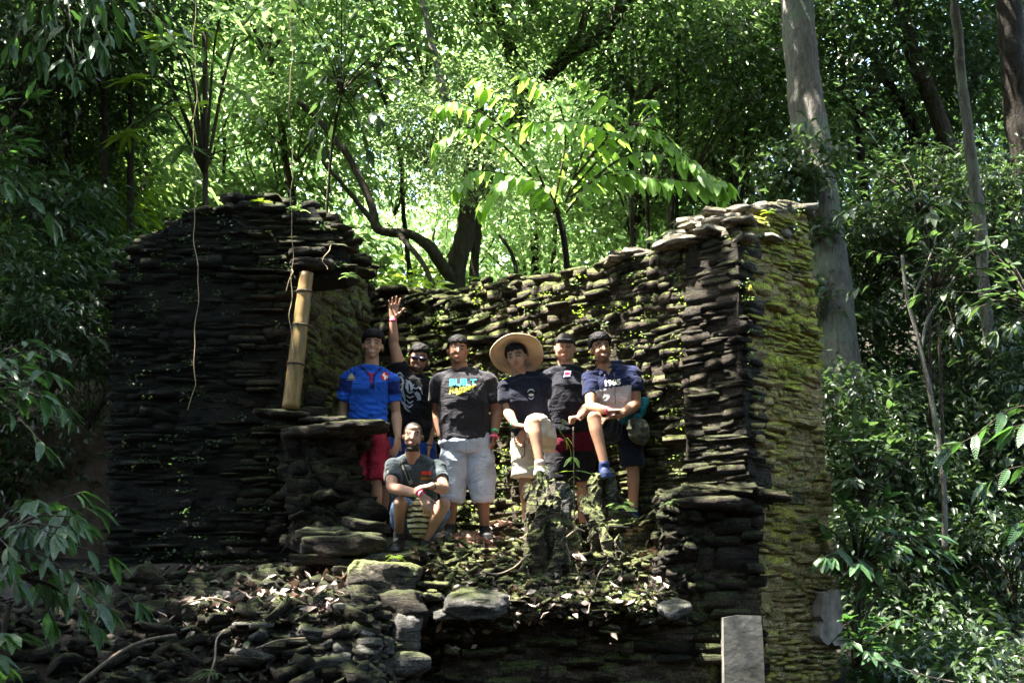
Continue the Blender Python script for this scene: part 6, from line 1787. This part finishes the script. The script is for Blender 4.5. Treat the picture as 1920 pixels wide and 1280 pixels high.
# ---------- 6: 1985 hooded shirt
def man_1985():
    Y = 11.6; q = lambda x, y, d=0: P(x, y, Y + d)
    root = person(Y, 'dark-haired man in a navy and white 1985 top leaning on his raised knee', (1160, 975))
    skin = (0.317, 0.164, 0.096)
    hd = Head(q(1130.5, 650.5, -.10), yaw=12, roll=-6, pitch=-4, k=1.05)
    S = Shape(); hd.build(S, .97)
    neck, chest, pel = q(1143, 695, .02), q(1149, 735, .02), q(1166, 800, .12)
    ls, rs = q(1108, 706, .02), q(1184, 697, .03)
    S.cap(hd.w(0, -.02, -.08), neck - V3((0, 0, .05)), .058, .068)
    torso(S, pel, chest, neck, ls, rs, (.15, .14, .16), (.11, .10, .115))
    le, lw_ = q(1107, 764, -.14), q(1143, 770, -.36)
    re, rw = q(1194, 758, -.02), q(1158, 780, -.32)
    arm(S, ls, le, lw_, 1.0, 1.0); arm(S, rs, re, rw, 1.0, 1.0)
    hand(S, lw_, (1, -.2, .05), (0, .2, -1), 1, curl=.4, fist=.6); hand(S, rw, (-1, -.1, -.15), (0, .3, -1), -1, curl=.3)
    hl, kl, al = q(1150, 808, .10), q(1112, 783, -.34), q(1133, 868, -.40)
    hr, kr, ar = q(1184, 810, .10), q(1187, 878, .06), q(1188, 955, .12)
    leg(S, hl, kl, al); leg(S, hr, kr, ar)
    body_finish(S, root, hd, skin, H_BLACK, beard=.55, teeth=True); eyes(root, hd)
    wmesh('hair', hd.hair_mesh((.008, .007, .007), .030, .004, .064, .014, 19, spike=1.3), root)
    wmesh('shoe', shoe_mesh(al, (.1, -1, -.1), ((.012, .025, .09), (.12, .12, .12)), up=V3((0, -.25, 1)).normalized()), root)
    wmesh('shoe', shoe_mesh(ar, (.05, -1, -.15), ((.012, .025, .08), (.06, .06, .07))), root)
    band(root, le, lw_, .78, .030, GREEN); band(root, le, lw_, .95, .029, PINK)
    S = Shape(.12); torso(S, pel, chest, neck, ls, rs, (.155, .15, .163), (.115, .11, .117), .015, hem=.08)
    sleeve(S, ls, le, .62, .076, .068); sleeve(S, rs, re, .56, .076, .07)
    S.cap(q(1128, 690, .09), q(1166, 684, .10), .050, .050); S.cap(q(1118, 694, .05), q(1132, 702, -.05), .028, .022); S.cap(q(1168, 690, .05), q(1160, 700, -.05), .030, .022)
    def colf(V):
        px, py = to_px(V); c = full_np(V, (.009, .013, .042))
        ba = np.abs(px - 1146) < 42; k = (py > 727 - .16 * (px - 1146)) & (px > 1117) & (px < 1184) & (V[:, 1] < Y + .2); c[k] = (.40, .40, .41)
        k = (py > 775) & (px > 1160); c[k] = (.02, .16, .21); return c
    o, sh = cloth(S, root, 'hooded_top', colf, .008, 4, (.006, 7, 20, (1, 1, .8)))
    text_decal(root, sh, '1985', 1148, 717.5, 10, (.62, .60, .48), 'year_lettering', rot=-6, wx=1.15, bold=.04)
    decal(root, sh, [[(1134, 690), (1148, 690), (1141, 703)]], skin, 'neck_opening', .004, mat='skin')
    for pts in ([(1134, 702), (1131, 722), (1130, 742), (1127, 758)], [(1152, 700), (1153, 722), (1153, 740), (1154, 756)]):
        v, f = tube(smooth_path([P(a, b, Y - .165) for a, b in pts], 6), .0042, 6)
        me = mk('drawstring', v, f, M['plain']); paint(me, full(me, (.02, .022, .03))); wmesh('drawstring', me, root)
    S = Shape(.1); shorts(S, pel, hl, hr, kl, kr, .80, .93, .108, .09, .17, .125)
    cloth(S, root, 'shorts', (.010, .012, .020), .009, 4, (.006, 8, 21, (1, 1, .6)))
    S = Shape(); S.loft([(q(1207, 752, .12), V3((.02, 0, 0)), V3((0, .06, 0))), (q(1203, 768, .12), V3((.026, 0, 0)), V3((0, .08, 0))), (q(1201, 780, .1), V3((.022, 0, 0)), V3((0, .07, 0)))])
    cloth(S, root, 'teal_hem', (.015, .16, .21), .009, 3, (.008, 10, 31, (1, 1, .5)))
    # camouflage pouch hanging from the hip is a thing of its own
    pc = q(1196, 806, -.08); pouch = empty('belt_pouch', q(1196, 834, -.08), 'camouflage cloth pouch hanging at the hip of the 1985 top wearer', 'pouch')
    S = Shape(); S.loft([(pc + V3((0, 0, .075)), V3((.07, 0, 0)), V3((0, .03, 0))), (pc + V3((0, 0, .02)), V3((.082, 0, 0)), V3((0, .04, 0))), (pc - V3((0, 0, .05)), V3((.078, 0, 0)), V3((0, .042, 0))), (pc - V3((-.005, 0, .09)), V3((.06, 0, 0)), V3((0, .03, 0)))])
    def camo(V):
        n1 = vn(V, 22, 3); n2 = vn(V, 30, 8); c = full_np(V, (.05, .05, .032)); c[n1 > .15] = (.09, .085, .058); c[n2 > .3] = (.035, .035, .03); return c
    cloth(S, pouch, 'pouch_body', camo, .008, 3, (.006, 9, 32, (1, 1, .6)))
    v, f = tube(smooth_path([pc + V3((-.05, 0, .07)), pc + V3((-.02, 0, .16)), pc + V3((.01, .02, .2))], 5), .008, 6)
    me = mk('strap', v, f, M['plain']); paint(me, full(me, (.03, .03, .028))); wmesh('strap', me, pouch)

# ---------- 7: crouching man
def man_crouch():
    Y = 11.25; q = lambda x, y, d=0: P(x, y, Y + d)
    root = person(Y, 'bearded man with cropped hair crouching at the front in a grey-green T-shirt', (775, 1030))
    skin = (0.352, 0.196, 0.126)
    hd = Head(q(773.5, 815.5, -.14), yaw=2, roll=1, pitch=-2, k=.98)
    S = Shape(); hd.build(S, 1.03, .003)
    neck, chest, pel = q(774, 860, .02), q(776, 895, .10), q(778, 985, .34)
    ls, rs = q(738, 873, .02), q(817, 875, .02)
    S.cap(hd.w(0, -.02, -.08), neck - V3((0, 0, .05)), .057, .068)
    torso(S, pel, chest, neck, ls, rs, (.15, .14, .16), (.11, .10, .115))
    le, lw_ = q(733, 914, -.16), q(790, 926, -.40)
    re, rw = q(834, 916, -.14), q(808, 911, -.38)
    arm(S, ls, le, lw_, .98, 1.0, 1.0); arm(S, rs, re, rw, .98, 1.0, 1.0)
    hand(S, lw_ + V3((.01, 0, -.01)), (.38, -.15, -.9), (-.2, .9, -.2), 1, .98, curl=.3, spread=.06)
    hand(S, rw, (-1, -.05, -.12), (0, .35, -1), -1, .98, curl=.35)
    hl, hr = q(762, 985, .28), q(797, 985, .28)
    kl, kr = q(750, 941, -.20), q(833, 944, -.20)
    al, ar = q(748, 1000, .0), q(795, 1014, -.1)
    leg(S, hl, kl, al, .98, 1.0); leg(S, hr, kr, ar, .98, 1.0)
    body_finish(S, root, hd, skin, (.008, .006, .005), beard=.95, shaved=.97); eyes(root, hd)
    # chin beard
    S = Shape(); hd.ell(S, (0, .058, -.112), (.030, .024, .020)); hd.ell(S, (0, .04, -.106), (.045, .034, .018))
    me = S.fuse(.005, 2, 'beard'); V = co(me); nn = nor(me)
    V = V + nn * (fbm(V, 160, 3, 2) * .002)[:, None]; me.vertices.foreach_set('co', V.astype(np.float32).ravel()); me.update()
    paint(me, full(me, (.018, .013, .011))); me.materials.append(M['hair']); wmesh('beard', me, root)
    for a_, t_, u_ in ((al, (-.15, -1, -.12), (0, 0, 1)), (ar, (.1, -1, -.15), (0, 0, 1))): wmesh('shoe', shoe_mesh(a_, t_, ((.012, .012, .013), (.06, .058, .055)), 1.05), root)
    band(root, le, lw_, .90, .030, GREEN); band(root, le, lw_, 1.02, .029, PINK); band(root, re, rw, .92, .030, (.03, .03, .035), 'watch', .009)
    S = Shape(.12); torso(S, pel, chest, neck, ls, rs, (.17, .17, .178), (.125, .12, .125), .014, hem=-.05)
    sleeve(S, ls, le, .60, .084, .072); sleeve(S, rs, re, .60, .084, .072)
    o, sh = cloth(S, root, 'tshirt', (.045, .055, .058), .008, 4, (.006, 7, 23, (1, 1, .8)))
    # faint garment stripes and chest print
    decal(root, sh, [[(790, 883), (809, 883), (809, 890), (805, 891), (802, 889), (798, 891), (794, 889), (790, 891)]], (.45, .05, .03), 'red_print')
    decal(root, sh, [[(789, 894), (810, 894), (810, 899), (789, 900)]], (.20, .12, .05), 'brown_print')
    decal(root, sh, [[(787, 902), (811, 902), (811, 904), (787, 904)]], (.08, .16, .20), 'blue_print')
    decal(root, sh, stroke([(753, 862), (757, 875), (763, 888), (768, 900), (771, 908)], [3, 7, 7, 8, 8]), (.22, .22, .18), 'strap_edge', .004)
    decal(root, sh, stroke([(754, 864), (759, 876), (764, 888), (768, 900)], [2, 4, 4, 5]), (.02, .02, .02), 'bag_strap', .008)
    S = Shape(.1); shorts(S, pel, hl, hr, kl, kr, .74, .74, .108, .088, .17, .13)
    cloth(S, root, 'denim_shorts', (.09, .15, .25), .009, 4, (.006, 8, 24, (1, 1, .6)))
    bc = q(785, 968, -.14); bag = empty('knit_bag', q(785, 1002, -.14), 'olive and black striped knitted bag hanging between the crouching man knees', 'bag')
    S = Shape(); S.loft([(bc + V3((0, 0, .11)), V3((.05, 0, 0)), V3((0, .04, 0))), (bc + V3((0, 0, .06)), V3((.082, 0, 0)), V3((0, .055, 0))), (bc, V3((.09, 0, 0)), V3((0, .065, 0))), (bc - V3((0, 0, .09)), V3((.08, 0, 0)), V3((0, .06, 0))), (bc - V3((0, 0, .135)), V3((.055, 0, 0)), V3((0, .045, 0)))])
    def strp(V):
        px, py = to_px(V); c = full_np(V, (.33, .30, .16)); k = ((py + .012 * (px - 785) ** 2 * -.4) % 10.5) < 4.2; c[k] = (.02, .018, .016); return c
    cloth(S, bag, 'knit_pouch', strp, .006, 3, (.003, 30, 33, (1, 1, 3)))
for fn in (man_blue, man_wave, man_built, man_hat, man_cap, man_1985, man_crouch): fn()
# ------------------------------------------------------------------ each repeat gets a label of its own, told by what it stands beside
ORD = ['leftmost', 'second from the left', 'third from the left', 'fourth from the left', 'fifth from the left', 'sixth from the left', 'seventh from the left', 'eighth from the left', 'ninth from the left', 'tenth from the left'] + [w + ' from the left' for w in ('eleventh', 'twelfth', 'thirteenth', 'fourteenth', 'fifteenth', 'sixteenth', 'seventeenth', 'eighteenth', 'nineteenth', 'twentieth')]
def crown_px(o):
    cs = [c for c in o.children if c.name.split('.')[0] in ('crown', 'foliage')] or list(o.children)
    p = o.location + cs[0].location if cs[0].location.length > 1e-4 and cs[0].name.startswith(('crown', 'foliage')) else P(0, 0, 1) * 0 + o.location + Vector((0, 0, 3))
    x, y = to_px([tuple(p)])
    return float(x[0]), float(y[0])
def relabel(group, look, rows, cols):
    """rows / cols: (upper limit in pixels, phrase)"""
    cells = {}
    for o in [o for o in C.objects if o.get('group') == group]:
        x, y = crown_px(o)
        rw = next(p for lim, p in rows if y < lim); cl = next(p for lim, p in cols if x < lim)
        cells.setdefault((rw, cl), []).append((x, o))
    for (rw, cl), lst in cells.items():
        lst.sort(key=lambda t: t[0])
        for i, (x, o) in enumerate(lst):
            w = ' '.join(q for q in (look, rw, cl) if q)
            if len(lst) > 1: w = (ORD[i] if i < len(lst) - 1 else 'rightmost') + ' ' + w
            o['label'] = w
BIG = 1e9
relabel('slim trees behind the ruin', 'slim leafy tree', [(150, 'with high crown'), (BIG, 'with low crown')], [(220, 'left of the dark wall'), (560, 'above the dark wall'), (900, 'above the raised hand'), (BIG, 'behind the green sapling')])
relabel('trees deeper in the wood', 'tall deeper tree', [(100, 'with high crown'), (BIG, 'with low crown')], [(300, 'beyond the upper left thicket'), (700, 'beyond the dark wall'), (1200, 'beyond the green sapling'), (BIG, 'beyond the grey trunk')])
relabel('distant trees', 'distant pale tree', [(100, 'with high crown'), (BIG, 'with low crown')], [(400, 'far beyond the dark wall'), (1000, 'far beyond the raised hand'), (1500, 'far beyond the mossy wall end'), (BIG, 'far beyond the right bank')])
relabel('undergrowth shrubs', 'bright shrub', [(450, 'rising'), (BIG, 'low')], [(220, 'left of the dark wall'), (640, 'behind the dark wall'), (1000, 'behind the waving hand'), (BIG, 'behind the sloping back wall')])
relabel('thin stems in the thicket', 'thin upright stem', [(BIG, '')], [(120, 'at the upper left corner'), (300, 'left of the whorled tree'), (600, 'above the dark wall'), (1300, 'right of the green sapling'), (BIG, 'between sapling and grey trunk')])
relabel('shrubs on the right bank', 'dull shrub', [(430, 'high on the bank'), (600, 'on the upper bank'), (800, 'midway down the bank'), (1000, 'on the lower bank'), (BIG, 'at the bank foot')], [(1700, 'beside the grey trunk'), (1850, 'behind the forked stem'), (BIG, 'at the right edge')])
relabel('dark trees over the right bank', 'dark tree crown', [(100, 'at the picture top'), (BIG, 'over the bank')], [(1500, 'left of the grey trunk'), (1750, 'right of the grey trunk'), (BIG, 'by the slender pale trunk')])
relabel('dark shrubs left of the wall', 'dark shrub', [(600, 'in the upper gloom'), (800, 'in the middle gloom'), (BIG, 'in the lower gloom')], [(80, 'at the left edge'), (BIG, 'touching the dark wall')])
relabel('dark crowns in the upper left corner', 'dark crown', [(60, 'at the very top'), (200, 'below the top'), (BIG, 'lower down')], [(100, 'in the upper left corner'), (BIG, 'left of the whorled tree')])
